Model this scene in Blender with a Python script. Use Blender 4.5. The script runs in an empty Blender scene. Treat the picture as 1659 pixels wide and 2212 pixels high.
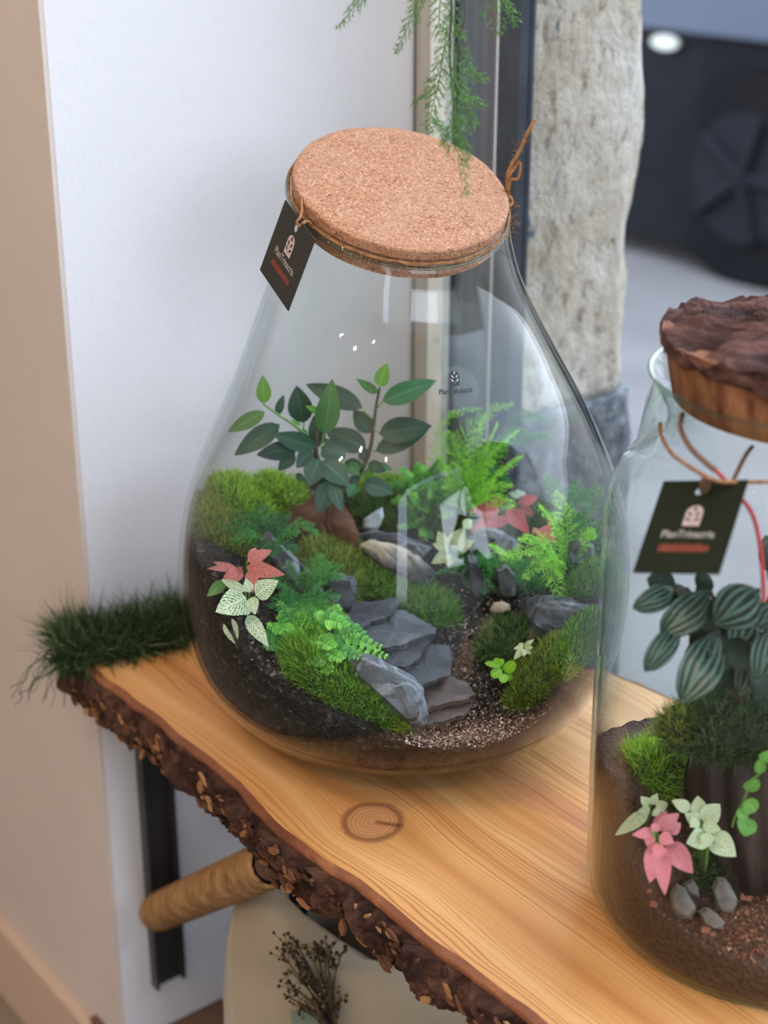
import bpy, bmesh, math, random
import numpy as np
from mathutils import Vector, Matrix, noise
random.seed(7); rng = np.random.default_rng(7)
SC = bpy.context.scene; COL = SC.collection
PI = math.pi
# ------------------------------------------------------------------ camera
F = 3400.0; CAMZ = 0.63; PITCH = math.radians(23)
cp, sp = math.cos(PITCH), math.sin(PITCH)
cam = bpy.data.cameras.new('camera'); camo = bpy.data.objects.new('camera', cam); COL.objects.link(camo)
camo.location = (0, 0, CAMZ); camo.rotation_euler = (PI/2 - PITCH, 0, 0)
cam.sensor_fit = 'VERTICAL'; cam.sensor_height = 36; cam.lens = 36*F/2212
cam.clip_start = .02; cam.clip_end = 100
cam.dof.use_dof = True; cam.dof.focus_distance = 1.04; cam.dof.aperture_fstop = 5.0
SC.camera = camo
SC.view_settings.view_transform = 'Standard'; SC.view_settings.look = 'None'
SC.view_settings.gamma = 1; SC.view_settings.use_curve_mapping = False
SC.view_settings.exposure = -0.09
SC.cycles.use_denoising = True
SC.cycles.max_bounces = 9; SC.cycles.transparent_max_bounces = 24
SC.cycles.diffuse_bounces = 3; SC.cycles.glossy_bounces = 3; SC.cycles.caustics_reflective = False
SC.cycles.caustics_refractive = False; SC.cycles.sample_clamp_indirect = 6

# ------------------------------------------------------------------ room frame: s along the window, t across it
K = Vector((.037, 1.424)); D = Vector((.611, -.791)).normalized(); Wv = Vector((.791, .611)).normalized()
def st(s, t, z=0.0):
    p = K + D*s + Wv*t
    return Vector((p.x, p.y, z))
def to_st(p):
    q = Vector((p[0], p[1])) - K
    return q.dot(D), q.dot(Wv)
def ray(px, py):
    u = (px-829.5)/F; v = (py-1106)/F
    return Vector((u, cp - v*sp, -(sp + v*cp)))
def atY(px, py, Y):
    r = ray(px, py); k = Y/r.y
    return Vector((r.x*k, Y, CAMZ + r.z*k))
def atZ(px, py, z):
    r = ray(px, py); k = (z-CAMZ)/r.z
    return Vector((r.x*k, r.y*k, z))

# ------------------------------------------------------------------ light
world = bpy.data.worlds.new('world'); SC.world = world; world.use_nodes = True
wn = world.node_tree.nodes; wl = world.node_tree.links
bg = wn['Background']
tc = wn.new('ShaderNodeTexCoord'); sx = wn.new('ShaderNodeSeparateXYZ'); rp = wn.new('ShaderNodeValToRGB')
wl.new(tc.outputs['Generated'], sx.inputs[0]); mz = wn.new('ShaderNodeMath'); mz.operation = 'MULTIPLY_ADD'; mz.inputs[1].default_value = .5; mz.inputs[2].default_value = .5; wl.new(sx.outputs['Z'], mz.inputs[0]); wl.new(mz.outputs[0], rp.inputs[0]); wl.new(rp.outputs[0], bg.inputs[0])
rp.color_ramp.elements[0].position = .47; rp.color_ramp.elements[0].color = (.12, .12, .13, 1); e_ = rp.color_ramp.elements.new(.51); e_.color = (.86, .90, 1, 1)
rp.color_ramp.elements[2].position = .9; rp.color_ramp.elements[2].color = (.62, .76, 1, 1)
bg.inputs[1].default_value = 6.8

def light(name, kind, loc, energy, color, size=.1, rot=None, sy=None):
    l = bpy.data.lights.new(name, kind); l.energy = energy; l.color = color
    if kind == 'AREA':
        l.size = size
        if sy: l.shape = 'RECTANGLE'; l.size_y = sy
    else: l.shadow_soft_size = size
    o = bpy.data.objects.new(name, l); COL.objects.link(o); o.location = loc
    if rot is not None: o.rotation_euler = rot
    return o
def aim(o, target):
    v = Vector(target) - o.location
    o.rotation_euler = v.to_track_quat('-Z', 'Y').to_euler()
# overcast daylight that comes in over the roofs through the shop window
sky = light('daylight', 'AREA', st(4.6, 1.9, 2.7), 25, (.80, .88, 1), 3.0, sy=2.4); aim(sky, st(.1, -.2, .2))
# added unseen area light at the right, evens out the reveal wall
side = light('added_side_light', 'AREA', st(4.3, -.62, 1.6), 64, (.78, .86, 1), 1.7, sy=1.2); aim(side, st(0, -.2, .25))
# warm ceiling spots of the shop
LAMPS = [(.30, -1.45), (.62, -1.25), (1.5, -1.7), (.12, -2.3), (.7, -2.6), (.2, -1.9), (1.0, -2.0)]
for i, (s, t) in enumerate(LAMPS):
    light('ceiling_spot_light', 'POINT', st(s, t, 1.83), 13, (1, .82, .66), .022)
#warm = light('shop_ceiling_light', 'AREA', st(.35, -1.75, 1.9), 27, (1, .83, .68), 1.2, (0, 0, math.atan2(D.y, D.x)), sy=1.5)

# ------------------------------------------------------------------ materials
class NT:
    def __init__(s, m):
        s.m = m; m.use_nodes = True; s.t = m.node_tree; s.n = s.t.nodes; s.n.clear()
        s.out = s.n.new('ShaderNodeOutputMaterial')
    def node(s, typ, **kw):
        x = s.n.new('ShaderNode'+typ)
        for k, v in kw.items(): setattr(x, k, v)
        return x
    def link(s, a, b): s.t.links.new(a, b)
    def put(s, inp, v):
        if isinstance(v, bpy.types.NodeSocket): s.link(v, inp)
        else: inp.default_value = v
    def math(s, op, a, b=0, c=0, clamp=False):
        x = s.node('Math', operation=op, use_clamp=clamp); s.put(x.inputs[0], a); s.put(x.inputs[1], b); s.put(x.inputs[2], c)
        return x.outputs[0]
    def noise(s, vec, scale, detail=3, rough=.5, dist=0):
        x = s.node('TexNoise'); s.put(x.inputs['Vector'], vec); x.inputs['Scale'].default_value = scale
        x.inputs['Detail'].default_value = detail; x.inputs['Roughness'].default_value = rough; x.inputs['Distortion'].default_value = dist
        return x.outputs['Fac']
    def mapping(s, vec, scale=(1, 1, 1), rot=(0, 0, 0), loc=(0, 0, 0)):
        x = s.node('Mapping'); s.put(x.inputs[0], vec); x.inputs['Scale'].default_value = scale
        x.inputs['Rotation'].default_value = rot; x.inputs['Location'].default_value = loc
        return x.outputs[0]
    def ramp(s, fac, stops):
        x = s.node('ValToRGB'); s.put(x.inputs[0], fac); e = x.color_ramp.elements
        while len(e) < len(stops): e.new(.5)
        for k, (p, c) in zip(e, stops): k.position = p; k.color = (*c, 1) if len(c) == 3 else c
        return x.outputs[0]
    def mix(s, f, a, b, mode='MIX'):
        x = s.node('Mix', data_type='RGBA', blend_type=mode); s.put(x.inputs[0], f)
        for i, v in ((6, a), (7, b)):
            if not isinstance(v, bpy.types.NodeSocket) and len(v) == 3: v = (*v, 1)
            s.put(x.inputs[i], v)
        return x.outputs[2]
    def obj(s): return s.node('TexCoord').outputs['Object']
    def uv(s): return s.node('TexCoord').outputs['UV']
    def bump(s, h, strength=.5, dist=.002):
        x = s.node('Bump'); x.inputs['Strength'].default_value = strength; x.inputs['Distance'].default_value = dist
        s.link(h, x.inputs['Height']); return x.outputs[0]
    def principled(s, col, rough=.6, normal=None, spec=.5, metal=0, coat=0, trans=0):
        x = s.node('BsdfPrincipled')
        if not isinstance(col, bpy.types.NodeSocket) and len(col) == 3: col = (*col, 1)
        s.put(x.inputs['Base Color'], col); s.put(x.inputs['Roughness'], rough)
        x.inputs['Specular IOR Level'].default_value = spec; x.inputs['Metallic'].default_value = metal; x.inputs['Coat Weight'].default_value = coat
        if normal is not None: s.link(normal, x.inputs['Normal'])
        sh = x.outputs[0]
        if trans:
            tr = s.node('BsdfTranslucent'); s.put(tr.inputs[0], col)
            mx = s.node('MixShader'); mx.inputs[0].default_value = trans; s.link(sh, mx.inputs[1]); s.link(tr.outputs[0], mx.inputs[2]); sh = mx.outputs[0]
        s.link(sh, s.out.inputs[0]); return x
def newmat(name): return NT(bpy.data.materials.new(name))
def simple(name, col, rough=.6, **kw):
    t = newmat(name); t.principled(col, rough, **kw); return t.m
def noisy(name, stops, scale=30, rough=.7, bump=.0, bscale=None, detail=5, bdist=.002, spec=.4, trans=0, stretch=(1, 1, 1), dist=0):
    t = newmat(name); v = t.mapping(t.obj(), stretch)
    f = t.noise(v, scale, detail, .6, dist); c = t.ramp(f, stops)
    nrm = t.bump(t.noise(v, bscale or scale*2, 6, .65), bump, bdist) if bump else None
    t.principled(c, rough, nrm, spec, trans=trans); return t.m
def island(name, stops, rough=.55, trans=.25, spec=.3):
    t = newmat(name); g = t.node('NewGeometry')
    c = t.ramp(g.outputs['Random Per Island'], stops)
    t.principled(c, rough, None, spec, trans=trans); return t.m
M = {}
def s2l(r, g, b):
    f = lambda c: (c/255/12.92) if c/255 <= .04045 else ((c/255+.055)/1.055)**2.4
    return (f(r), f(g), f(b))
# plaster
t = newmat('white_plaster'); o = t.obj()
h = t.math('ADD', t.noise(o, 130, 4, .6), t.math('MULTIPLY', t.noise(t.mapping(o, (1, 1, .4)), 420, 2), .35))
t.principled(t.ramp(t.noise(o, 3, 3), [(.3, (.73, .735, .76)), (.7, (.77, .775, .80))]), .75, t.bump(h, .55, .0011), .25); M['plaster'] = t.m
M['beige'] = noisy('beige_wall_paint', [(.3, (.62, .555, .51)), (.7, (.665, .595, .545))], 4, .8, .12, 160, bdist=.0006, spec=.2)
M['shopwall'] = simple('shop_wall_paint', (.62, .59, .56), .9)
M['floor'] = noisy('shop_floor', [(.3, (.20, .15, .11)), (.7, (.28, .22, .17))], 6, .5)
M['skirting'] = simple('skirting_paint', (.62, .47, .36), .6)
M['frame_beige'] = noisy('painted_frame', [(.35, (.34, .325, .29)), (.65, (.43, .41, .37))], 30, .6, .15, 120, stretch=(1, 1, .15))
M['frame_groove'] = simple('frame_groove', (.06, .055, .05), .7)
t = newmat('flaking_white_paint'); o = t.obj(); n = t.noise(o, 140, 6, .75)
t.principled(t.ramp(n, [(.33, (.25, .25, .24)), (.37, (.74, .80, .79)), (.7, (.84, .89, .88))]), .5, t.bump(n, .5, .001)); M['frame_white'] = t.m
M['panel'] = noisy('blue_grey_lacquer', [(.3, (.045, .06, .075)), (.7, (.085, .10, .125))], 7, .28, spec=.6)
t = newmat('panel_painted_reflection'); o = t.uv(); sepu = t.node('SeparateXYZ'); t.link(o, sepu.inputs[0])
n = t.noise(t.mapping(o, (1, .25, 1)), 60, 5, .7)
m1 = t.math('MULTIPLY', t.ramp(t.math('ABSOLUTE', t.math('SUBTRACT', sepu.outputs[0], .78)), [(0, (1, 1, 1)), (.12, (0, 0, 0))]), t.ramp(n, [(.52, (0, 0, 0)), (.6, (1, 1, 1))]))
t.principled(t.mix(m1, t.ramp(t.noise(t.mapping(o, (1, .1, 1)), 8, 3), [(.3, (.05, .07, .085)), (.7, (.12, .145, .17))]), (.20, .03, .04)), .3, None, .6); M['panel_reflect'] = t.m  # reddish reflection painted into the panel colour
M['dark_frame'] = noisy('dark_metal_frame', [(.4, (.018, .024, .032)), (.7, (.035, .045, .058))], 20, .35, spec=.5)
# glass
def glass(name, tint, edge, ior=1.45, power=3.0, rough=0.0, base=.0, gl=(1, 1, 1, 1)):
    t = newmat(name); lw = t.node('LayerWeight'); lw.inputs[0].default_value = .5
    f = t.math('POWER', lw.outputs['Facing'], power)
    tr = t.node('BsdfTransparent'); t.put(tr.inputs[0], t.mix(f, tint, edge))
    g = t.node('BsdfGlossy'); g.inputs['Roughness'].default_value = rough; g.inputs[0].default_value = gl
    r0 = ((ior-1)/(ior+1))**2                      # Schlick reflectance, the same from both sides of the wall
    fr = t.math('ADD', t.math('MULTIPLY', t.math('POWER', lw.outputs['Facing'], 5), 1-r0), r0+base)
    mx = t.node('MixShader'); t.link(fr, mx.inputs[0]); t.link(tr.outputs[0], mx.inputs[1]); t.link(g.outputs[0], mx.inputs[2])
    t.link(mx.outputs[0], t.out.inputs[0]); return t.m
M['glass'] = glass('clear_blown_glass', (.985, .993, .990), (.60, .66, .64), 1.32, 4)
M['glass2'] = glass('green_tinted_glass', (.975, .988, .98), (.66, .73, .68), 1.25, 4)
M['pane'] = glass('window_pane_glass', (.97, .98, .985), (.8, .85, .85), 1.15, 4)
M['glass_rim'] = glass('green_glass_rim', (.80, .88, .84), (.40, .55, .48), 1.45, 2)
# wood board; uv are metres along and across the board, knot at (KS, KT)
KS, KT = .364, -.338
t = newmat('pine_board'); uv = t.uv(); sep = t.node('SeparateXYZ'); t.link(uv, sep.inputs[0]); S, T = sep.outputs[0], sep.outputs[1]
ds = t.math('SUBTRACT', S, KS); dt = t.math('SUBTRACT', T, KT)
r2 = t.math('ADD', t.math('MULTIPLY', t.math('POWER', ds, 2), 1.0), t.math('MULTIPLY', t.math('POWER', dt, 2), 1.5))
fall = t.math('EXPONENT', t.math('MULTIPLY', r2, -420.0))
push = t.math('MULTIPLY', t.math('MULTIPLY', fall, .55), dt)
warp = t.math('MULTIPLY', t.math('SUBTRACT', t.noise(t.mapping(uv, (1.6, 9, 1)), 2.0, 3), .5), .035)
Tq = t.math('ADD', t.math('SUBTRACT', T, push), warp)
def wavelines(t, v, freq, det):
    a = t.math('MULTIPLY', v, freq)
    n = t.node('TexNoise', noise_dimensions='1D'); t.put(n.inputs['W'], a); n.inputs['Scale'].default_value = 1; n.inputs['Detail'].default_value = det
    return n.outputs['Fac']
fine = wavelines(t, Tq, 430, 1); coarse = wavelines(t, Tq, 34, 2); fib = t.noise(t.mapping(uv, (6, 260, 1)), 3, 3)
tone = t.ramp(coarse, [(.32, (.58, .265, .085)), (.5, (.72, .365, .13)), (.68, (.80, .45, .18))])
lines = t.ramp(fine, [(.40, (.42, .18, .07)), (.50, (1, 1, 1))])
wide = t.ramp(t.math('ADD', T, t.math('MULTIPLY', t.noise(t.mapping(uv, (1, 1, 1)), 5, 2), .06)), [(0, (1, 1, 1)), (1, (1, 1, 1))])
lm = t.ramp(t.noise(t.mapping(uv, (.8, 9, 1)), 2.2, 2), [(.36, (.10, .10, .10)), (.64, (.62, .62, .62))])
c = t.mix(lm, tone, t.mix(.85, tone, lines, 'MULTIPLY'))
c = t.mix(t.math('MULTIPLY', t.math('SUBTRACT', fib, .4), .25), c, (.50, .26, .11))
# reddish heartwood streak
hb = t.math('ADD', t.math('MULTIPLY', t.math('SUBTRACT', T, -.222), 30), t.math('MULTIPLY', t.noise(t.mapping(uv, (4, 6, 1)), 2, 2), 1.5))
hs = t.ramp(t.math('ABSOLUTE', t.math('SUBTRACT', hb, .75)), [(.30, (1, 1, 1)), (.36, (0, 0, 0))])
hs2 = t.math('MULTIPLY', hs, t.ramp(S, [(.30, (0, 0, 0)), (.36, (1, 1, 1)), (.52, (1, 1, 1)), (.60, (0, 0, 0))]))
c = t.mix(t.math('MULTIPLY', hs2, .5), c, (.50, .21, .10))
# knot
kr = t.math('SQRT', t.math('ADD', t.math('POWER', t.math('ADD', t.math('MULTIPLY', ds, .78), t.math('MULTIPLY', dt, .62)), 2), t.math('MULTIPLY', t.math('POWER', t.math('SUBTRACT', t.math('MULTIPLY', dt, .78), t.math('MULTIPLY', ds, .62)), 2), .8)))
kr = t.math('ADD', kr, t.math('MULTIPLY', t.math('SUBTRACT', t.noise(uv, 60, 3), .5), .006))
km = t.ramp(kr, [(.0195, (1, 1, 1)), (.0205, (0, 0, 0))])
kring = t.math('MULTIPLY', t.ramp(t.math('ABSOLUTE', t.math('SUBTRACT', kr, .0197)), [(0, (1, 1, 1)), (.0014, (0, 0, 0))]), .75)
kc = t.ramp(t.math('FRACT', t.math('MULTIPLY', kr, 330)), [(0, (.44, .19, .075)), (.5, (.64, .33, .15)), (1, (.56, .27, .12))])
c = t.mix(km, c, kc); c = t.mix(kring, c, (.16, .055, .02))
crack = t.math('MULTIPLY', km, t.ramp(t.math('ABSOLUTE', t.math('SUBTRACT', t.math('MULTIPLY', dt, .78), t.math('MULTIPLY', ds, .62))), [(0, (1, 1, 1)), (.0008, (0, 0, 0))]))
c = t.mix(t.math('MULTIPLY', crack, t.ramp(t.math('ADD', t.math('MULTIPLY', ds, .78), t.math('MULTIPLY', dt, .62)), [(.001, (0, 0, 0)), (.003, (.8, .8, .8))])), c, (.12, .04, .02))
t.principled(c, .42, t.bump(t.math('ADD', fine, fib), .15, .0005), .28); M['pine'] = t.m
t = newmat('inner_bark'); o = t.obj()
t.principled(t.ramp(t.noise(o, 26, 5, .65), [(.3, (.13, .038, .017)), (.55, (.24, .085, .035)), (.75, (.40, .17, .065))]), .5, t.bump(t.noise(o, 90, 5), .5, .002)); M['cambium'] = t.m
t = newmat('pine_bark'); o = t.obj(); n1 = t.noise(o, 22, 7, .65, 1.2)
c = t.ramp(n1, [(.30, (.014, .007, .006)), (.44, (.060, .027, .019)), (.56, (.14, .064, .042)), (.66, (.23, .115, .07)), (.74, (.46, .23, .10))])
t.principled(c, .85, t.bump(t.noise(o, 130, 8, .75, .8), 1, .006), .2); M['bark'] = t.m
# cork
t = newmat('agglomerated_cork'); o = t.obj(); vo = t.node('TexVoronoi'); t.link(o, vo.inputs['Vector']); vo.inputs['Scale'].default_value = 760
sepc = t.node('SeparateColor'); t.link(vo.outputs['Color'], sepc.inputs[0])
c = t.ramp(sepc.outputs[0], [(0, (.20, .085, .045)), (.12, (.32, .15, .080)), (.5, (.40, .20, .112)), (.88, (.46, .25, .15)), (1, (.56, .35, .235))])
c = t.mix(t.ramp(t.noise(o, 45, 3), [(.4, (0, 0, 0)), (.62, (.30, .30, .30))]), c, (.48, .285, .18))
c = t.mix(t.ramp(t.noise(o, 210, 2), [(.63, (0, 0, 0)), (.70, (.5, .5, .5))]), c, (.18, .07, .035))
t.principled(c, .8, t.bump(t.math('ADD', vo.outputs['Distance'], t.noise(o, 300, 3)), .35, .0008), .2); M['cork'] = t.m
t = newmat('solid_cork'); o = t.obj()
c = t.ramp(t.noise(t.mapping(o, (1, 1, .22)), 75, 6, .65), [(.34, (.035, .013, .008)), (.44, (.17, .068, .033)), (.6, (.29, .135, .064)), (.75, (.38, .20, .10))])
t.principled(c, .85, t.bump(t.noise(t.mapping(o, (1, 1, .25)), 90, 5), .5, .002), .2); M['solid_cork'] = t.m
t = newmat('lid_bark'); o = t.obj()
c = t.ramp(t.noise(t.mapping(o, (.35, 1, 1.2), (0, 0, -.25)), 48, 7, .68, .6), [(.34, (.010, .005, .005)), (.47, (.07, .032, .026)), (.6, (.15, .072, .055)), (.74, (.27, .16, .125))])
t.principled(c, .85, t.bump(t.noise(t.mapping(o, (.35, 1, 1.2), (0, 0, -.25)), 60, 8, .7), 1, .006), .2); M['lid_bark'] = t.m
# fibres
t = newmat('jute'); o = t.obj()
t.principled(t.ramp(t.noise(o, 160, 4, .7), [(.3, (.17, .075, .032)), (.55, (.34, .17, .075)), (.75, (.50, .28, .13))]), .9, t.bump(t.noise(o, 300, 3), .6, .001), .1); M['jute'] = t.m
M['red_cord'] = simple('red_cord', (.45, .03, .03), .5)
M['brown_cord'] = simple('brown_leather_cord', (.16, .085, .045), .5)
M['card_green'] = simple('dark_green_card', (.012, .016, .008), .6, spec=.12)
M['card_grey'] = simple('charcoal_olive_card', (.036, .036, .031), .65, spec=.15)
M['ink_pink'] = simple('pale_pink_print', (.52, .41, .40), .5); M['ink_grey'] = simple('pale_grey_print', (.36, .35, .31), .5)
M['ink_red'] = simple('red_orange_print', (.22, .040, .018), .5); M['ink_black'] = simple('black_print', (.012, .012, .02), .5)
t = newmat('clear_sticker_film'); tr = t.node('BsdfTransparent'); df = t.node('BsdfDiffuse'); df.inputs[0].default_value = (.8, .85, .9, 1)
mx = t.node('MixShader'); mx.inputs[0].default_value = .05; t.link(tr.outputs[0], mx.inputs[1]); t.link(df.outputs[0], mx.inputs[2]); t.link(mx.outputs[0], t.out.inputs[0]); M['film'] = t.m
# soils, stones
t = newmat('black_aquarium_soil'); o = t.obj(); vo = t.node('TexVoronoi'); t.link(o, vo.inputs['Vector']); vo.inputs['Scale'].default_value = 330
sepc = t.node('SeparateColor'); t.link(vo.outputs['Color'], sepc.inputs[0])
c = t.ramp(sepc.outputs[0], [(0, (.002, .002, .002)), (.6, (.007, .006, .006)), (.88, (.020, .017, .016)), (1, (.085, .072, .068))])
z = t.node('SeparateXYZ'); t.link(o, z.inputs[0])
lay_reflect = t.ramp(t.math('ADD', z.outputs[2], t.math('MULTIPLY', t.noise(o, 14, 3), .03)), [(.040, (1, 1, 1)), (.062, (0, 0, 0))])
c = t.mix(t.math('MULTIPLY', lay_reflect, .85), c, t.ramp(t.noise(o, 60, 4), [(.3, (.035, .014, .009)), (.7, (.10, .042, .025))]))  # brown lower soil, reddened to paint in the board's reflection
t.principled(c, .6, t.bump(vo.outputs['Distance'], .9, .003), .12); M['soil'] = t.m
t = newmat('brown_potting_soil'); o = t.obj(); vo = t.node('TexVoronoi'); t.link(o, vo.inputs['Vector']); vo.inputs['Scale'].default_value = 260
c = t.ramp(t.math('ADD', t.math('MULTIPLY', t.noise(o, 30, 4), .7), t.math('MULTIPLY', vo.outputs['Distance'], 60)), [(.25, (.006, .003, .0025)), (.5, (.020, .009, .006)), (.8, (.055, .026, .016))])
t.principled(c, .75, t.bump(vo.outputs['Distance'], .8, .003), .3); M['soil_brown'] = t.m
M['gravel_mix'] = island('pale_gravel_grains', [(0, (.04, .022, .018)), (.3, (.14, .07, .05)), (.55, (.34, .20, .15)), (.8, (.58, .43, .33)), (1, (.78, .68, .60))], .7, 0)
M['gravel_dark'] = island('dark_gravel_grains', [(0, (.010, .009, .009)), (.5, (.03, .024, .023)), (.85, (.10, .075, .065)), (1, (.40, .33, .30))], .5, 0)
M['lava'] = noisy('red_lava_stone', [(.3, (.16, .05, .03)), (.7, (.36, .14, .08))], 60, .85, .6, 180)
def slate(name, a, b, vein, vs=14, rough=.45):
    t = newmat(name); o = t.obj(); n = t.noise(t.mapping(o, (1, 1, 2.2)), 26, 8, .65, .5)
    c = t.ramp(n, [(.32, a), (.66, b)])
    v = t.node('TexNoise'); t.put(v.inputs['Vector'], t.mapping(o, (1, 2.2, 1), (.3, .2, .6))); v.inputs['Scale'].default_value = vs; v.inputs['Detail'].default_value = 6; v.inputs['Distortion'].default_value = .4
    vm = t.ramp(t.math('ABSOLUTE', t.math('SUBTRACT', v.outputs['Fac'], .5)), [(0, (.6, .6, .6)), (.045, (0, 0, 0))])
    c = t.mix(vm, c, vein); t.principled(c, rough, t.bump(t.noise(t.mapping(o, (1, 1, 3)), 80, 8, .7), .7, .0025), .5); return t.m
M['slate'] = slate('blue_grey_slate', (.012, .014, .018), (.050, .057, .070), (.07, .08, .095))
M['slate_light'] = slate('pale_edged_slate', (.026, .031, .039), (.095, .107, .122), (.13, .14, .16))
M['slate_brown'] = slate('brownish_slate', (.030, .022, .021), (.085, .064, .060), (.13, .11, .10))
M['veined'] = slate('white_veined_grey_stone', (.022, .027, .035), (.13, .15, .175), (.36, .39, .43), 24)
M['black_rock'] = slate('black_layered_rock', (.008, .009, .012), (.06, .065, .075), (.30, .33, .37), 20)
t = newmat('weathered_tan_topped_stone'); o = t.obj(); g = t.node('NewGeometry'); zz = t.node('SeparateXYZ'); t.link(o, zz.inputs[0])
n = t.noise(o, 34, 8, .7); f = t.math('ADD', t.math('MULTIPLY', t.math('SUBTRACT', n, .5), 1.6), t.math('MULTIPLY', zz.outputs[2], 38))
t.principled(t.ramp(f, [(.05, (.035, .038, .045)), (.35, (.17, .17, .17)), (.62, (.40, .36, .27)), (.9, (.52, .46, .33))]), .8, t.bump(t.noise(o, 110, 8, .7), .9, .003), .3); M['tan_rock'] = t.m
M['quartz'] = noisy('white_quartz', [(.30, (.34, .37, .40)), (.45, (.66, .72, .76)), (.7, (.85, .90, .93))], 55, .35, .4, 120, trans=.15)
M['tan_stone'] = noisy('tan_pebble', [(.3, (.35, .27, .19)), (.7, (.60, .49, .37))], 60, .7, .4)
M['grey_pebble'] = noisy('grey_brown_pebble', [(.3, (.10, .085, .075)), (.7, (.21, .18, .16))], 90, .8, .5)
# plants
def leafmat(name, a, b, rough=.38, vein=None, trans=.22, spec=.45, side=7, vw=.10):
    t = newmat(name); uv = t.uv(); sep = t.node('SeparateXYZ'); t.link(uv, sep.inputs[0]); U, V = sep.outputs[0], sep.outputs[1]
    au = t.math('ABSOLUTE', U); c = t.mix(t.noise(t.obj(), 40, 2), a, b)
    mid = t.ramp(au, [(.03, (1, 1, 1)), (.07, (0, 0, 0))])
    sv = t.math('ABSOLUTE', t.math('SUBTRACT', t.math('FRACT', t.math('MULTIPLY', t.math('SUBTRACT', V, t.math('MULTIPLY', au, .30)), side)), .5))
    svm = t.ramp(sv, [(0, (1, 1, 1)), (vw, (0, 0, 0))])
    vc = vein or tuple(min(1, x*1.9+.01) for x in b)
    c = t.mix(t.math('MULTIPLY', mid, .7), c, vc); c = t.mix(t.math('MULTIPLY', svm, .22), c, vc)
    t.principled(c, rough, t.bump(svm, .25, .0006), spec, trans=trans); return t.m
M['ficus'] = leafmat('dark_ficus_leaf', (.012, .050, .030), (.022, .080, .046), .38, spec=.3, trans=.12)
M['ficus_blue'] = leafmat('greyish_ficus_leaf', (.028, .085, .066), (.05, .125, .095), .40, spec=.32, trans=.12)
M['ficus_lime'] = leafmat('young_ficus_leaf', (.10, .28, .035), (.17, .40, .06), .4, trans=.35)
def fitto(name, body, net, edge=None, dens=1.0, wid=(.035, .09), sw=(.20, .30)):
    t = newmat(name); uv = t.uv(); sep = t.node('SeparateXYZ'); t.link(uv, sep.inputs[0]); U, V = sep.outputs[0], sep.outputs[1]; au = t.math('ABSOLUTE', U)
    sv = t.math('ABSOLUTE', t.math('SUBTRACT', t.math('FRACT', t.math('ADD', t.math('MULTIPLY', t.math('SUBTRACT', V, t.math('MULTIPLY', au, .42)), 8.5), t.math('MULTIPLY', t.noise(uv, 5, 2), .9))), .5))
    s1 = t.ramp(sv, [(sw[0], (1, 1, 1)), (sw[1], (0, 0, 0))])
    cx = t.node('CombineXYZ'); t.put(cx.inputs[0], t.math('MULTIPLY', U, 4.5*dens)); t.put(cx.inputs[1], t.math('MULTIPLY', t.math('SUBTRACT', V, t.math('MULTIPLY', au, .34)), 13*dens))
    ob = t.node('ObjectInfo'); 
    vo = t.node('TexVoronoi', feature='DISTANCE_TO_EDGE'); t.link(cx.outputs[0], vo.inputs['Vector']); vo.inputs['Scale'].default_value = 1
    s2 = t.ramp(vo.outputs['Distance'], [(wid[0], (1, 1, 1)), (wid[1], (0, 0, 0))])
    mid = t.ramp(au, [(.05, (1, 1, 1)), (.10, (0, 0, 0))])
    m = t.math('MAXIMUM', t.math('MAXIMUM', s1, s2), mid)
    if edge: body = t.mix(t.ramp(au, [(.6, (0, 0, 0)), (.95, (1, 1, 1))]), body, edge)
    c = t.mix(m, body, net); t.principled(c, .5, t.bump(m, .4, .0008), .4, trans=.2); return t.m
M['fit_pink'] = fitto('pink_veined_leaf', (.20, .09, .05), (.62, .19, .17), None, 1.0, (.07, .15), (.20, .30))
M['fit_red'] = fitto('crimson_veined_leaf', (.11, .035, .03), (.55, .10, .11), None, 1.2, (.08, .16), (.20, .30))
M['fit_white'] = fitto('white_veined_leaf', (.10, .24, .06), (.76, .86, .62), (.12, .30, .07), 1.0, (.04, .09), (.20, .30))
M['fit_olive'] = fitto('pale_olive_veined_leaf', (.13, .20, .07), (.55, .62, .36), None, 1.1, (.04, .08), (.20, .30))
M['fit_pink2'] = fitto('soft_pink_leaf', (.40, .12, .13), (.64, .22, .25), None, 1.0, (.2, .3))
M['fit_white2'] = fitto('pale_green_mottled_leaf', (.18, .30, .12), (.58, .68, .44), None, 1.0, (.16, .28))
M['peperomia'] = leafmat('silvery_wrinkled_leaf', (.022, .050, .034), (.16, .24, .19), .36, vein=(.008, .022, .014), spec=.6, side=5, vw=.2, trans=.05)
t = newmat('silvery_wrinkled_leaf_pattern'); uv = t.uv(); sep = t.node('SeparateXYZ'); t.link(uv, sep.inputs[0]); U, V = sep.outputs[0], sep.outputs[1]; au = t.math('ABSOLUTE', U)
rid = t.math('ABSOLUTE', t.math('SUBTRACT', t.math('FRACT', t.math('ADD', t.math('MULTIPLY', au, 2.6), t.math('MULTIPLY', V, 1.1))), .5))
rid = t.math('ADD', rid, t.math('MULTIPLY', t.math('SUBTRACT', t.noise(uv, 6, 3), .5), .35))
c = t.ramp(rid, [(.06, (.004, .013, .009)), (.22, (.02, .055, .036)), (.42, (.10, .18, .14))])
t.principled(c, .35, t.bump(rid, .7, .004), .55, trans=.05); M['pep'] = t.m
M['pep_dark'] = leafmat('dark_wrinkled_leaf', (.005, .014, .009), (.014, .036, .020), .5, vein=(.004, .010, .007), spec=.3, side=5, vw=.2, trans=.04)
M['round_leaf'] = leafmat('round_green_leaf', (.10, .30, .04), (.16, .42, .07), .4, vein=(.35, .6, .2), trans=.3)
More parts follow.
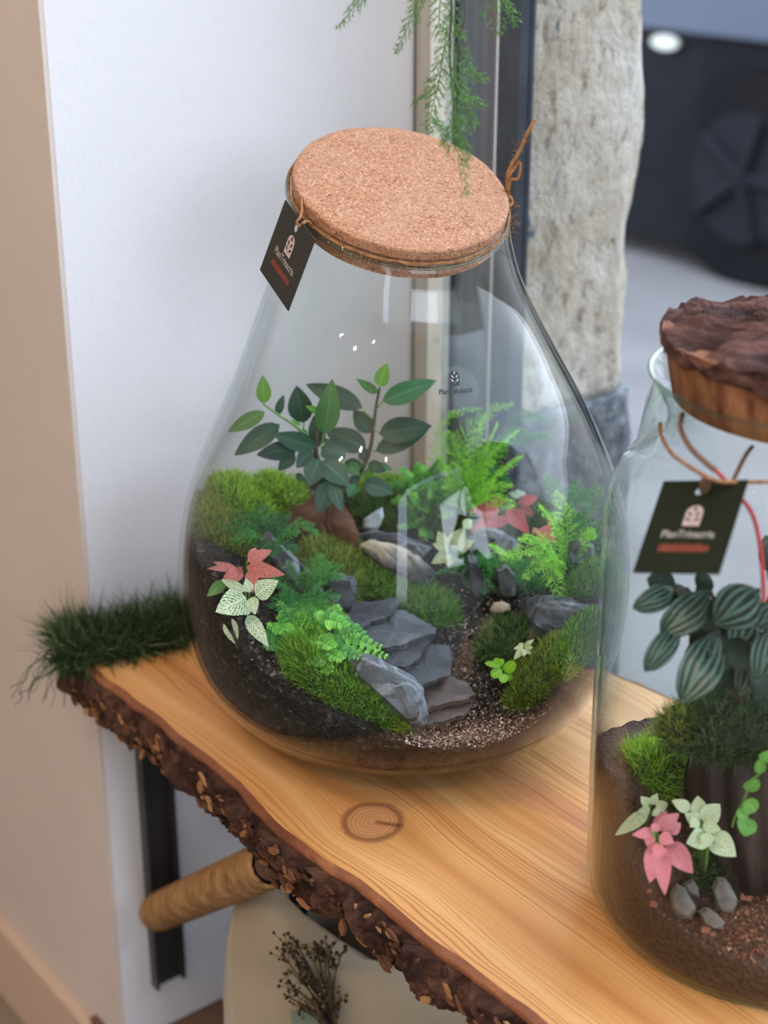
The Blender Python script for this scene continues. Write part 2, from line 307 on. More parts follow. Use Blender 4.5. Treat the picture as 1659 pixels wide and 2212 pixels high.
M['lime_leaf'] = leafmat('yellow_lime_leaf', (.20, .50, .02), (.34, .62, .04), .4, trans=.4)
M['cream_leaf'] = leafmat('cream_green_leaf', (.42, .50, .20), (.62, .66, .38), .45, trans=.3)
M['fern_leaf'] = island('bright_fern_leaflet', [(0, (0.076, 0.289, 0.041)), (.5, (0.165, 0.495, 0.068)), (1, (0.317, 0.715, 0.123))], .5, .3)
M['fern_dark'] = island('mid_green_fern_leaflet', [(0, (0.041, 0.162, 0.041)), (.5, (0.095, 0.324, 0.068)), (1, (0.189, 0.486, 0.095))], .5, .3)
M['asp_lime'] = island('lime_feather_needle', [(0, (0.182, 0.510, 0.055)), (.5, (0.347, 0.784, 0.092)), (1, (0.583, 0.900, 0.146))], .5, .35)
M['asp_green'] = island('green_feather_needle', [(0, (0.030, 0.194, 0.045)), (.5, (0.075, 0.344, 0.075)), (1, (0.149, 0.508, 0.120))], .5, .35)
M['asp_blue'] = island('bluish_feather_needle', [(0, (0.020, 0.115, 0.047)), (.5, (0.041, 0.203, 0.074)), (1, (0.081, 0.324, 0.108))], .5, .3)
M['asp_hang'] = island('hanging_feather_needle', [(0, (0.057, 0.149, 0.034)), (.5, (0.103, 0.253, 0.057)), (1, (0.184, 0.356, 0.092))], .5, .3)
M['moss_bright'] = island('bright_moss_blade', [(0, (0.073, 0.211, 0.019)), (.4, (0.211, 0.438, 0.032)), (.8, (0.421, 0.680, 0.065)), (1, (0.680, 0.810, 0.162))], .6, .3)
M['moss_olive'] = island('olive_moss_blade', [(0, (0.043, 0.087, 0.014)), (.4, (0.123, 0.210, 0.026)), (.8, (0.261, 0.348, 0.043)), (1, (0.435, 0.377, 0.087))], .6, .25)
M['moss_dark'] = island('dark_moss_blade', [(0, (0.018, 0.045, 0.012)), (.5, (0.045, 0.128, 0.024)), (.85, (0.120, 0.255, 0.045)), (1, (0.255, 0.195, 0.075))], .6, .2)
M['moss_mid'] = island('green_moss_blade', [(0, (0.028, 0.098, 0.014)), (.5, (0.084, 0.266, 0.028)), (.85, (0.182, 0.434, 0.049)), (1, (0.392, 0.532, 0.112))], .6, .3)
M['moss_front'] = island('fresh_moss_blade', [(0, (0.045, 0.150, 0.012)), (.5, (0.128, 0.345, 0.018)), (.9, (0.285, 0.570, 0.045)), (1, (0.570, 0.510, 0.150))], .6, .3)
M['dry_moss'] = island('dark_preserved_moss_blade', [(0, (0.014, 0.028, 0.011)), (.5, (0.039, 0.081, 0.025)), (.85, (0.091, 0.154, 0.056)), (1, (0.196, 0.224, 0.112))], .7, .15)
M['moss_base'] = noisy('moss_underlayer', [(.3, (.010, .020, .005)), (.7, (.035, .06, .012))], 90, .9)
M['moss_base_dry'] = noisy('dark_moss_underlayer', [(.3, (.006, .010, .005)), (.7, (.02, .03, .010))], 90, .9)
M['stem_green'] = simple('green_stem', (.13, .26, .05), .5); M['stem_brown'] = simple('brown_stem', (.06, .05, .025), .6)
t = newmat('ficus_root_bark'); o = t.obj()
t.principled(t.ramp(t.noise(t.mapping(o, (1, 1, .35)), 55, 6, .6), [(.3, (.045, .020, .011)), (.6, (.11, .045, .022)), (.8, (.20, .095, .045))]), .7, t.bump(t.noise(o, 160, 5), .6, .0015), .3); M['root'] = t.m
t = newmat('dark_wet_wood'); o = t.obj()
t.principled(t.ramp(t.noise(t.mapping(o, (1, 1, .06)), 70, 5, .6), [(.3, (.006, .004, .004)), (.6, (.030, .017, .015)), (.8, (.075, .045, .038))]), .5, t.bump(t.noise(t.mapping(o, (1, 1, .06)), 110, 5), .8, .003), .3); M['dark_wood'] = t.m
# outside and below
t = newmat('weathered_limestone'); o = t.obj(); n = t.noise(o, 9, 7, .7); p = t.noise(t.mapping(o, (1, 1, .6)), 75, 6, .75)
c = t.ramp(n, [(.30, (.50, .41, .29)), (.5, (.68, .60, .47)), (.68, (.82, .78, .70))])
c = t.mix(t.ramp(p, [(.36, (.85, .85, .85)), (.47, (0, 0, 0))]), c, (.27, .22, .155))
us = t.node('SeparateXYZ'); t.link(t.uv(), us.inputs[0])
bl = t.math('MULTIPLY', t.ramp(t.noise(t.mapping(t.uv(), (8, 2.2, 1)), 4, 5, .7), [(.56, (0, 0, 0)), (.6, (1, 1, 1))]), t.ramp(us.outputs[0], [(.030, (1, 1, 1)), (.045, (0, 0, 0))]))
c = t.mix(bl, c, (.12, .16, .21))
t.principled(c, .9, t.bump(p, 1, .016), .2); M['stone'] = t.m
t = newmat('grey_granite'); o = t.obj(); c = t.ramp(t.noise(o, 60, 8, .75), [(.34, (.02, .022, .025)), (.5, (.085, .092, .10)), (.64, (.22, .24, .255)), (.72, (.40, .43, .45))])
t.principled(c, .7, t.bump(t.noise(o, 60, 6, .7), .7, .006), .4); M['granite'] = t.m
M['pavement'] = noisy('grey_pavement', [(.3, (.115, .102, .093)), (.7, (.165, .147, .135))], 3, .8, .2, 60)
M['car_paint'] = simple('black_car_paint', (.0035, .0045, .007), .55, coat=.0, spec=.08)
M['car_sky_reflect'] = simple('painted_sky_reflection', (.045, .060, .090), .4, coat=.2)  # bluish sky reflection on the black body, put into the colour
M['tyre'] = simple('tyre_rubber', (.005, .005, .006), .9, spec=.1); M['rim'] = simple('wheel_rim_metal', (.008, .009, .012), .7, spec=.1)
M['lens'] = simple('pale_amber_lens', (.62, .62, .52), .3); M['car_glass'] = simple('dark_car_window', (.02, .025, .035), .08, spec=.8)
M['facade'] = noisy('far_facade_render', [(.3, (.36, .33, .29)), (.7, (.45, .41, .36))], 2, .9)
M['facade_win'] = simple('facade_window_glass', (.05, .06, .08), .15)
M['steel'] = noisy('dark_blackened_steel', [(.3, (.016, .016, .018)), (.7, (.05, .048, .05))], 12, .38, spec=.5)
t = newmat('coiled_jute_rope'); o = t.obj()
t.principled(t.ramp(t.noise(o, 60, 5, .7), [(.3, (.19, .10, .045)), (.55, (.38, .22, .10)), (.78, (.55, .36, .19))]), .9, t.bump(t.noise(t.mapping(o, (1, 1, 1)), 260, 5), .7, .002), .1); M['rope'] = t.m
M['paper'] = noisy('cream_wrapping_paper', [(.3, (.34, .29, .205)), (.7, (.42, .36, .26))], 5, .85, .2, 400, bdist=.0005, spec=.2)
M['paper_green'] = simple('sage_green_card', (.13, .17, .12), .8)
M['dry_leaf'] = simple('black_dried_leaf', (.010, .011, .010), .5, spec=.3)
M['dry_bud'] = island('dark_dried_bud', [(0, (.012, .010, .005)), (.6, (.045, .032, .014)), (1, (.13, .09, .035))], .8, 0)
M['crate_wood'] = noisy('brown_crate_wood', [(.3, (.09, .05, .03)), (.7, (.16, .09, .055))], 12, .6)
M['crate_dark'] = simple('painted_box_inside', (.012, .012, .011), .8)  # dark inside of the open box, shade put into a solid colour
M['grey_fabric'] = simple('grey_brown_lampshade', (.20, .175, .15), .9)

# ------------------------------------------------------------------ mesh helpers
def tag(o, label=None, cat=None, group=None, kind=None):
    if label: o['label'] = label
    if cat: o['category'] = cat
    if group: o['group'] = group
    if kind: o['kind'] = kind
    return o
def empty(name, loc, label=None, cat=None, group=None):
    o = bpy.data.objects.new(name, None); COL.objects.link(o); o.location = loc; o.empty_display_size = .02
    return tag(o, label, cat, group)
def root_loc(p):
    v = Vector((0, 0, 0))
    while p is not None: v += p.location; p = p.parent
    return v
class MB:
    def __init__(s): s.v = []; s.f = []; s.uv = []; s.mi = []
    def add(s, vs, fs, uvs=None, mi=0):
        k = len(s.v); s.v.extend(tuple(v) for v in vs); s.f.extend(tuple(i+k for i in f) for f in fs); s.mi.extend([mi]*len(fs))
        s.uv.extend(uvs if uvs is not None else [(0., 0.)]*len(vs)); return s
    def build(s, name, mats, parent=None, origin=None, smooth=False, uv=False):
        me = bpy.data.meshes.new(name); off = root_loc(parent) if parent is not None else Vector(origin if origin is not None else (0, 0, 0))
        me.from_pydata([(a-off.x, b-off.y, c-off.z) for a, b, c in s.v], [], s.f)
        if not isinstance(mats, (list, tuple)): mats = [mats]
        for m in mats: me.materials.append(m)
        if len(mats) > 1: me.polygons.foreach_set('material_index', s.mi)
        if uv:
            L = me.uv_layers.new(name='UVMap'); li = np.zeros(len(me.loops), dtype=np.int32); me.loops.foreach_get('vertex_index', li)
            L.data.foreach_set('uv', np.asarray(s.uv, dtype=np.float32)[li].ravel())
        if smooth: me.polygons.foreach_set('use_smooth', [True]*len(me.polygons))
        me.update(); o = bpy.data.objects.new(name, me); COL.objects.link(o)
        if parent is not None: o.parent = parent
        else: o.location = off
        return o
    def box(s, lo, hi, fn=None, mi=0, uv=None):
        c = [(x, y, z) for x in (lo[0], hi[0]) for y in (lo[1], hi[1]) for z in (lo[2], hi[2])]
        c2 = [fn(*q) for q in c] if fn else c
        s.add(c2, [(0, 1, 3, 2), (4, 6, 7, 5), (0, 4, 5, 1), (2, 3, 7, 6), (0, 2, 6, 4), (1, 5, 7, 3)], None, mi); return s
    def tube(s, pts, rad, n=8, mi=0, cap=True):
        pts = [Vector(p) for p in pts]; m = len(pts)
        if not hasattr(rad, '__len__'): rad = [rad]*m
        tg = (pts[1]-pts[0]).normalized(); a = tg.orthogonal().normalized(); vs = []
        for i, p in enumerate(pts):
            t2 = (pts[min(i+1, m-1)]-pts[max(i-1, 0)])
            t2 = t2.normalized() if t2.length > 1e-9 else tg
            a = (a - t2*a.dot(t2)); a = a.normalized() if a.length > 1e-6 else t2.orthogonal().normalized()
            b = t2.cross(a)
            for k in range(n):
                q = 2*PI*k/n; vs.append(p + (a*math.cos(q)+b*math.sin(q))*rad[i])
        fs = [(i*n+k, i*n+(k+1) % n, (i+1)*n+(k+1) % n, (i+1)*n+k) for i in range(m-1) for k in range(n)]
        if cap: fs += [tuple(range(n))[::-1], tuple((m-1)*n+k for k in range(n))]
        s.add(vs, fs, None, mi); return s
def spline(pts, n=12):
    pts = [Vector(p) for p in pts]; P = [pts[0]]+pts+[pts[-1]]; out = []
    for i in range(1, len(P)-2):
        for k in range(n):
            t = k/n; a, b, c, d = P[i-1], P[i], P[i+1], P[i+2]
            out.append(.5*((2*b)+(c-a)*t+(2*a-5*b+4*c-d)*t*t+(3*b-a-3*c+d)*t**3))
    out.append(pts[-1]); return out
def leaf_mesh(mb, base, tip, width, facing, shape='oval', bend=.12, fold=.12, nl=9, nw=5, wave=0, seed=0):
    base, tip = Vector(base), Vector(tip); ax = tip-base; L = ax.length; ax.normalize()
    fa = Vector(facing); fa = (fa-ax*fa.dot(ax)); fa = fa.normalized() if fa.length > 1e-4 else ax.orthogonal().normalized()
    side = ax.cross(fa).normalized(); rs = random.Random(seed); ph = rs.uniform(0, 6)
    vs = []; uv = []
    for i in range(nl+1):
        v = i/nl
        if shape == 'oval': w = (math.sin(PI*min(1, v**.85)))**.8*(1-.18*v)
        elif shape == 'ovate': w = (math.sin(PI*v**.7))**.85
        elif shape == 'round': w = math.sqrt(max(0, 1-(2*v-1)**2))
        elif shape == 'spoon': w = (math.sin(PI*v**1.25))**.6
        else: w = math.sin(PI*v)
        w = max(w, .02 if 0 < v < 1 else .0)
        c = base+ax*(L*v)+fa*(bend*L*(4*v*(1-v)-.0)*.5 - bend*L*v*v*.6)
        for j in range(nw+1):
            u = -1+2*j/nw
            q = c+side*(u*w*width/2)-fa*(-abs(u)*fold*w*width/2)
            if wave: q += fa*wave*L*math.sin(v*9+u*2.5+ph)*abs(u)*w
            vs.append(q); uv.append((u, v))
    n = nw+1
    fs = [(i*n+j, i*n+j+1, (i+1)*n+j+1, (i+1)*n+j) for i in range(nl) for j in range(nw)]
    mb.add(vs, fs, uv); return mb
TOCAM = Vector((0, -.9, .45))
def leaf_px(name, parent, b, t_, w, Yb, Yt, mat, up=.35, shape='oval', seed=0, bend=.12, fold=.12, wave=0, lean=None, label=None):
    B, T = atY(*b, Yb), atY(*t_, Yt); dep = B.y*cp+(CAMZ-B.z)*sp
    fc = Vector((0, -1, up)) + (Vector(lean) if lean else Vector((random.Random(seed).uniform(-.22, .22), 0, 0)))
    mb = leaf_mesh(MB(), B, T, w*dep/F, fc, shape, bend, fold, 10, 6, wave, seed)
    o = mb.build(name, M[mat], parent, smooth=True, uv=True)
    if label: o['label'] = label
    return o
def blades(mb, P, Nn, length, width, curl=.35, rnd=.5, seg=2):
    """P (n,3) roots, Nn (n,3) directions: thin curved tapering blades"""
    n = len(P); dirs = Nn+rng.normal(0, rnd, (n, 3)); dirs /= np.linalg.norm(dirs, axis=1)[:, None]
    side = np.cross(dirs, rng.normal(0, 1, (n, 3))); side /= np.linalg.norm(side, axis=1)[:, None]
    cv = rng.normal(0, 1, (n, 3)); L = length*rng.uniform(.55, 1.2, n)[:, None]; w = width*rng.uniform(.6, 1.3, n)[:, None]
    p0 = P; p1 = P+dirs*L*.5+cv*L*curl*.12; p2 = P+dirs*L+cv*L*curl*.4
    V = np.stack([p0-side*w*.5, p0+side*w*.5, p1+side*w*.45, p1-side*w*.45, p2], axis=1).reshape(-1, 3)
    k = len(mb.v); mb.v.extend(map(tuple, V.tolist())); mb.uv.extend([(0, 0)]*len(V))
    for i in range(n):
        q = k+i*5; mb.f.append((q, q+1, q+2, q+3)); mb.f.append((q+3, q+2, q+4)); mb.mi += [1, 1]
    return mb
def dome(mb, c, rx, ry, h, rot=0, sink=.25, seed=0, nr=9, na=26, rough=.12, ground=None):
    """moss cushion body; returns sample arrays of points and normals"""
    c = Vector(c); ca, sa = math.cos(rot), math.sin(rot); vs = []; N = []
    for i in range(nr+1):
        ph = (i/nr)*PI/2*1.12
        for j in range(na):
            th = 2*PI*j/na; rr = math.sin(ph); zz = math.cos(ph)
            nn = noise.noise(Vector((math.cos(th)*rr*1.6+seed, math.sin(th)*rr*1.6, zz*1.6)))
            k = 1+rough*nn*2
            x, y, z = rx*rr*math.cos(th)*k, ry*rr*math.sin(th)*k, h*zz*k
            q = Vector((c.x+ca*x-sa*y, c.y+sa*x+ca*y, c.z+z))
            if ground: q.z += ground(q.x, q.y)-ground(c.x, c.y)
            vs.append(q); nv = Vector((x/rx**2, y/ry**2, max(z, -h*.1)/h**2)).normalized()
            N.append(Vector((ca*nv.x-sa*nv.y, sa*nv.x+ca*nv.y, nv.z)))
    fs = [(i*na+j, i*na+(j+1) % na, (i+1)*na+(j+1) % na, (i+1)*na+j) for i in range(nr) for j in range(na)]
    mb.add(vs, fs, None, 0)
    A = np.array([tuple(v) for v in vs]).reshape(nr+1, na, 3); B = np.array([tuple(v) for v in N]).reshape(nr+1, na, 3)
    return A, B
def sample_grid(A, B, n):
    nr, na = A.shape[0]-1, A.shape[1]
    fi = np.sqrt(rng.uniform(0, 1, n))*nr*.999; fj = rng.uniform(0, na, n); i0 = fi.astype(int); j0 = fj.astype(int) % na; j1 = (j0+1) % na; a = (fi-i0)[:, None]; b = (fj-np.floor(fj))[:, None]
    g = lambda X: (X[i0, j0]*(1-a)*(1-b)+X[i0+1, j0]*a*(1-b)+X[i0, j1]*(1-a)*b+X[i0+1, j1]*a*b)
    return g(A), g(B)
def moss(name, c, rx, ry, h, n, length, width, mat, label, cat='moss', rot=0, seed=0, rnd=.45, group=None, ground=None, base='moss_base', clip=None, rough=.12, bias=(0, 0, .35), curl=.35, parent=None):
    mb = MB(); A, B = dome(mb, c, rx, ry, h, rot, seed=seed, ground=ground, rough=rough)
    if clip: 
        for i, v in enumerate(mb.v): mb.v[i] = clip(v)
    P, Nn = sample_grid(A, B, n)
    if clip:
        keep = np.array([clip(p, True) for p in P]); P, Nn = P[keep], Nn[keep]
    blades(mb, P, Nn+np.array(bias), length, width, curl, rnd)
    if clip:
        for i in range(len(mb.v)): mb.v[i] = clip(mb.v[i])
    o = mb.build(name, [M[base], M[mat]], parent, origin=None if parent else c)
    if parent is None: tag(o, label, cat, group)
    return o
def hull_rock(name, pts, mat, parent=None, origin=None, seed=0, rough=.0018, sub=2, freq=60, smooth=False):
    bm = bmesh.new(); [bm.verts.new(p) for p in pts]
    r = bmesh.ops.convex_hull(bm, input=bm.verts); 
    bmesh.ops.delete(bm, geom=[v for v in bm.verts if not v.link_faces], context='VERTS')
    bmesh.ops.dissolve_limit(bm, angle_limit=math.radians(4), verts=bm.verts, edges=bm.edges)
    bmesh.ops.triangulate(bm, faces=bm.faces)
    bmesh.ops.subdivide_edges(bm, edges=bm.edges, cuts=2**sub-1 if sub < 3 else 6, use_grid_fill=True)
    bm.normal_update()
    for v in bm.verts:
        n1 = noise.noise(v.co*freq+Vector((seed*3.1, 0, 0)))*rough*1.6+noise.noise(v.co*freq*2.7+Vector((0, seed, 0)))*rough
        n1 += abs(noise.noise(Vector((v.co.x*freq*.8, v.co.y*freq*.8, v.co.z*freq*2.5+seed))))*rough*1.2
        v.co += v.normal*n1
    me = bpy.data.meshes.new(name); off = root_loc(parent) if parent is not None else Vector(origin if origin is not None else pts[0])
    bmesh.ops.translate(bm, verts=bm.verts, vec=-off)
    bm.to_mesh(me); bm.free(); me.materials.append(mat)
    if smooth: me.polygons.foreach_set('use_smooth', [True]*len(me.polygons))
    o = bpy.data.objects.new(name, me); COL.objects.link(o)
    if parent is not None: o.parent = parent
    else: o.location = off
    return o
def rock_px(name, outline, Y, thick, mat, label, cat='stone', seed=0, rough=.0018, slope=0.0, group=None, sub=2):
    """rock with an outline seen from the front, real depth behind it; slope makes upper points lie further back"""
    ys = [p[1] for p in outline]; y1 = max(ys); cx = sum(p[0] for p in outline)/len(outline); cy = sum(ys)/len(ys); pts = []
    rr = random.Random(seed)
    for (x, y) in outline:
        Yy = Y+slope*(y1-y)/1000
        pts.append(atY(x, y, Yy+rr.uniform(-.1, .1)*thick))
        for k, s in ((-.42, .72), (.5, .85), (.9, .5)):
            pts.append(atY(cx+(x-cx)*s, cy+(y-cy)*s, Yy+k*thick*rr.uniform(.8, 1.1)))
    c = sum(pts, Vector())/len(pts)
    o = hull_rock(name, pts, M[mat], origin=c, seed=seed, rough=rough, sub=sub); return tag(o, label, cat, group)
# ------------------------------------------------------------------ setting
def wall_box(name, s0, s1, t0, t1, z0, z1, mat, kind='structure', parent=None, sub=None):
    mb = MB().box((s0, t0, z0), (s1, t1, z1), st); 
    o = mb.build(name, M[mat], parent, origin=None if parent else st((s0+s1)/2, (t0+t1)/2, z0))
    if kind and not parent: o['kind'] = kind
    return o
FZ = -.55; TW = -.365
wall_box('wall_left', -2.2, 0, TW+.004, .15, FZ, 2.0, 'plaster')            # thick wall whose end face is the window reveal
wall_box('wall_front', -2.2, -.0005, TW, TW+.004, FZ, 2.0, 'beige')         # warm painted face towards the shop
wall_box('wall_right', 2.6, 2.7, -2.4, .06, 1.9, 2.0, 'shopwall')
dp = MB().box((2.62, -2.4, FZ), (2.626, .0, 1.9), st).build('added_door_1', M['pane'], None, origin=st(2.62, -.4, FZ)); dp['kind'] = 'structure'  # unseen glazed opening, added to let the side light reach the reveal
wall_box('floor', -2.2, 2.7, -4.2, .06, FZ-.05, FZ, 'floor')
wall_box('ceiling', -2.2, 2.7, -4.2, .06, 2.0, 2.05, 'shopwall')
wall_box('wall_back', -2.2, 2.7, -4.25, -4.2, FZ, 2.0, 'shopwall')
wall_box('wall_side_far', -2.25, -2.2, -4.2, TW, FZ, 2.0, 'shopwall')
wall_box('wall_side_near', 2.65, 2.7, -4.2, -2.4, FZ, 2.0, 'shopwall')
wall_box('baseboard_left', -2.2, -.0, TW-.014, TW-.0005, FZ, FZ+.10, 'skirting')
# shop window: frame members side by side from the reveal corner, then the pane
win = MB().box((0, -.012, FZ), (.030, .012, 2), st).build('window_1', M['frame_beige'], None, origin=st(0, 0, FZ)); win['kind'] = 'structure'
def fr(name, s0, s1, t0, t1, mat, z0=FZ, z1=2.0): return wall_box(name, s0, s1, t0, t1, z0, z1, mat, None, win)
fr('frame_shadow_gap', -.004, .0005, -.014, -.012, 'frame_groove'); fr('frame_groove', .012, .0135, -.0135, -.0119, 'frame_groove'); fr('frame_bead', .0145, .0255, -.017, -.0119, 'frame_beige')
fr('frame_white_strip', .030, .051, -.020, .012, 'frame_white')
fr('frame_dark_edge', .051, .0545, -.012, .012, 'dark_frame')
pp = MB(); g = 24
pv = []; pu = []
for i in range(2):
    for j in range(g+1):
        z = FZ+2.5*j/g; pv.append(st(.0545+.0525*i, -.010, z)); pu.append((i, z))
for i in range(2):
    for j in range(g+1):
        z = FZ+2.5*j/g; pv.append(st(.0545+.0525*i, .012, z)); pu.append((i, z))
n = g+1; pf = [(j, j+1, n+j+1, n+j) for j in range(g)]+[(2*n+j, 3*n+j, 3*n+j+1, 2*n+j+1) for j in range(g)]+[(j, 2*n+j, 2*n+j+1, j+1) for j in range(g)]+[(n+j, n+j+1, 3*n+j+1, 3*n+j) for j in range(g)]
pp.add(pv, pf, pu); pp.build('frame_panel', M['panel_reflect'], win, uv=True)
fr('frame_seal', .1070, .1084, -.013, .010, 'frame_white'); fr('frame_post', .1084, .134, -.012, .004, 'dark_frame')
fr('frame_sill', .131, 2.58, -.012, .012, 'dark_frame', FZ, FZ+.06)
fr('frame_light_block', .134, 2.56, -.004, .008, 'dark_frame', FZ+.06, -.13)  # added opaque panel, keeps low daylight from under the board
fr('frame_head', .131, 2.58, -.012, .03, 'dark_frame', 1.93, 2.0); fr('frame_jamb', 2.56, 2.7, -.012, .06, 'dark_frame')
pn = MB().box((.134, -.003, -.13), (2.56, .001, 1.93), st).build('pane', M['pane'], win)
# stone jamb outside, rough face and rough outer corner
def stone_block(name, s0, s1, t0, t1, z0, z1, mat, amp, seed, ns=26, nz=90, nt=10):
    """ rough block: wide face towards -t and towards +s, given by a heightened grid """
    mb = MB(); 
    def P(s, t, z):
        k = noise.noise(Vector((s*9+seed, t*9, z*5)))*amp+noise.noise(Vector((s*30+seed, t*30, z*24)))*amp*.35+noise.noise(Vector((s*85, t*85+seed, z*70)))*amp*.26
        return k
    ring = []
    # perimeter of the plan: window face along s=s1 (t0..t1), then outer face t=t1 going back
    per = [(s1, t0+(t1-t0)*i/ns, 1, 0) for i in range(ns+1)]+[(s1-(s1-s0)*i/nt, t1, 0, 1) for i in range(1, nt+1)]
    vs = []; uv = []
    for j in range(nz+1):
        z = z0+(z1-z0)*j/nz
        for i, (s, t, a, b) in enumerate(per):
            k = P(s, t, z); edge = max(0, 1-abs(i-ns)/4)
            s2 = s+a*k - edge*.012; t2 = t+(b*k if b else 0)+edge*(noise.noise(Vector((seed, 0, z*11)))*amp*2.2+noise.noise(Vector((seed, 4, z*3)))*amp*2.0)
            if i == 0: t2 = t0
            vs.append(st(s2, t2, z)); uv.append((t-t0, z))
    m = len(per); fs = [(j*m+i, j*m+i+1, (j+1)*m+i+1, (j+1)*m+i) for j in range(nz) for i in range(m-1)]
    mb.add(vs, fs, uv)
    k = len(mb.v); mb.add([st(s0, t0, z0), st(s0, t0, z1)], [])
    top = tuple(nz*m+i for i in range(m)); bot = tuple(range(m))
    mb.f += [top+(k+1,), bot[::-1]+(k,)]; mb.mi += [0, 0]
    mb.f += [(k,)+tuple(j*m for j in range(nz+1))+(k+1,)]; mb.mi += [0]
    mb.f += [(k+1,)+tuple(j*m+m-1 for j in range(nz, -1, -1))+(k,)]; mb.mi += [0]
    o = mb.build(name, M[mat], None, origin=st((s0+s1)/2, (t0+t1)/2, z0), smooth=True, uv=True); return o
tag(stone_block('stone_pillar', .001, .112, .016, .158, .1505, 2.0, 'stone', .0075, 1.3, 40, 200, 16), 'weathered beige limestone pillar outside the shop window, pitted and rough-edged', 'pillar')
tag(stone_block('stone_plinth', .001, .122, .016, .172, FZ-.02, .150, 'granite', .006, 5.1, 26, 60), 'grey speckled granite plinth block under the limestone pillar outside', 'stone')
pav = MB().box((-9, .06, FZ-.06), (12, 15, FZ-.02), st).box((2.72, -6, FZ-.06), (12, .06, FZ-.02), st).build('floor_outside', M['pavement'], None, origin=st(0, 3, FZ-.06)); pav['kind'] = 'structure'; pav.name = 'pavement'
# car parked across the pavement, seen from the side, only its lower front shows
cs, ct = to_st((.80, 4.90)); 
def car_pt(a, b, z): return st(cs-3.2+a, ct+b, FZ-.02+z)
car = empty('parked_car', car_pt(2, .9, 0), 'black car parked beyond the pavement outside the window', 'car')
prof = [(0, .32), (.05, .62), (.35, .78), (1.2, .86), (1.75, 1.32), (3.2, 1.40), (3.9, .95), (4.25, .86), (4.32, .5), (4.3, .1), (3.9, .05), (.3, .17)]
mb = MB(); nb = len(prof)
for b in (0, .06, 1.62, 1.68):
    ins = .03 if b in (0, 1.68) else 0
    for (a, z) in prof: mb.v.append(tuple(car_pt(a*(1-ins*.1)+.01, b, z*(1-ins) if z > .9 else z))); mb.uv.append((0, 0))
for r in range(3):
    for i in range(nb): mb.f.append((r*nb+i, r*nb+(i+1) % nb, (r+1)*nb+(i+1) % nb, (r+1)*nb+i)); mb.mi.append(0)
mb.f.append(tuple(range(nb))[::-1]); mb.f.append(tuple(range(3*nb, 4*nb))); mb.mi += [0, 0]
mb.build('body', M['car_paint'], car)
def zc(px, py):
    r = ray(px, py); k = (car_pt(0, -.02, 0).to_2d().dot(Wv))/(Vector((r.x, r.y)).dot(Wv)); return CAMZ+r.z*k-FZ+.02
print('CAR', [(y, round(zc(1500, y), 3)) for y in (0, 50, 100, 400, 560)])
bl = MB().box((-.02, -.012, .28), (4.33, 0.0, .31), car_pt); bl.build('side_moulding', M['car_paint'], car)
MB().box((.02, -.03, zc(1500, 70)), (4.32, .0, zc(1500, -60)), car_pt).build('shoulder_panel', M['car_sky_reflect'], car)  # band that carries the painted sky reflection
MB().box((1.9, -.012, 1.0), (3.1, -.002, 1.30), car_pt).build('side_window', M['car_glass'], car)
for a in (.82, 3.62):
    mbw = MB(); mbw.tube([car_pt(a, -.02, .31), car_pt(a, .17, .31)], .31, 36); w = mbw.build('wheel', M['tyre'], car, smooth=False)
    hub = MB().tube([car_pt(a, -.028, .31), car_pt(a, -.015, .31)], .19, 30)
    for k in range(5):
        q = 2*PI*k/5; hub.tube([car_pt(a, -.035, .31), car_pt(a+.185*math.cos(q), -.035, .31+.185*math.sin(q))], .02, 6)
    hub.build('wheel_rim', M['rim'], w)
LQ = atY(1440, 91, 1); r_ = ray(1440, 91); k_ = (car_pt(0, -.02, 0).to_2d().dot(Wv))/(Vector((r_.x, r_.y)).dot(Wv)); LQ = Vector((r_.x*k_, r_.y*k_, CAMZ+r_.z*k_))
mb = MB(); ring = [LQ+Vector((D.x, D.y, 0))*(.052*math.cos(q))+Vector((0, 0, .02*math.sin(q))) for q in [2*PI*i/20 for i in range(20)]]
o2 = Vector((Wv.x, Wv.y, 0))*-.014; mb.add(ring+[p+o2*.8 for p in ring], [(i, (i+1) % 20, 20+(i+1) % 20, 20+i) for i in range(20)]+[tuple(range(20, 40))]); mb.build('side_indicator', M['lens'], car)
# unseen street front opposite, kept low so open sky reflects in the jar
fac = MB().box((-9, ct+5.2, FZ-.06), (12, ct+6.0, 1.6), st).build('unseen_street_wall', M['facade'], None, origin=st(0, ct+5.6, FZ)); tag(fac, 'unseen wall across the street, kept low so sky reflects in the jar', 'wall')

fac2 = MB().box((8.0, -6, FZ-.06), (8.8, ct+5.0, 5.5), st).build('sky_block_building', M['facade'], None, origin=st(8.4, 0, FZ)); tag(fac2, 'plain unseen building block added to keep bright sky out of the jar reflections', 'building')  # added out of view to block bright sky beyond the side opening
# ------------------------------------------------------------------ shelf board
bd = empty('live_edge_shelf', st(.5, -.217, -.035), 'thick pine shelf board with a rough bark edge in front of the window', 'shelf')
S0, S1 = .006, 1.45; NS = 180
def front_t(s): return -.385-.0016*math.sin(s*17+1)-.0012*math.sin(s*41)-.003*noise.noise(Vector((s*30, 0, 0)))-(.006*math.exp(-((s-.33)/.06)**2))
def back_t(s): return -.051+.004*math.sin(s*15+2)+.003*math.sin(s*37)
mb = MB(); vs = []; uv = []; NTt = 14
for i in range(NS+1):
    s = S0+(S1-S0)*i/NS
    for j in range(NTt+1):
        t = front_t(s)+(back_t(s)-front_t(s))*j/NTt; vs.append(st(s, t, 0)); uv.append((s, t))
n = NTt+1; fs = [(i*n+j, (i+1)*n+j, (i+1)*n+j+1, i*n+j+1) for i in range(NS) for j in range(NTt)]
k = len(vs); und = []
for i in range(NS+1):
    s = S0+(S1-S0)*i/NS; und += [st(s, front_t(s)+.004, -.034), st(s, back_t(s)-.01, -.034)]
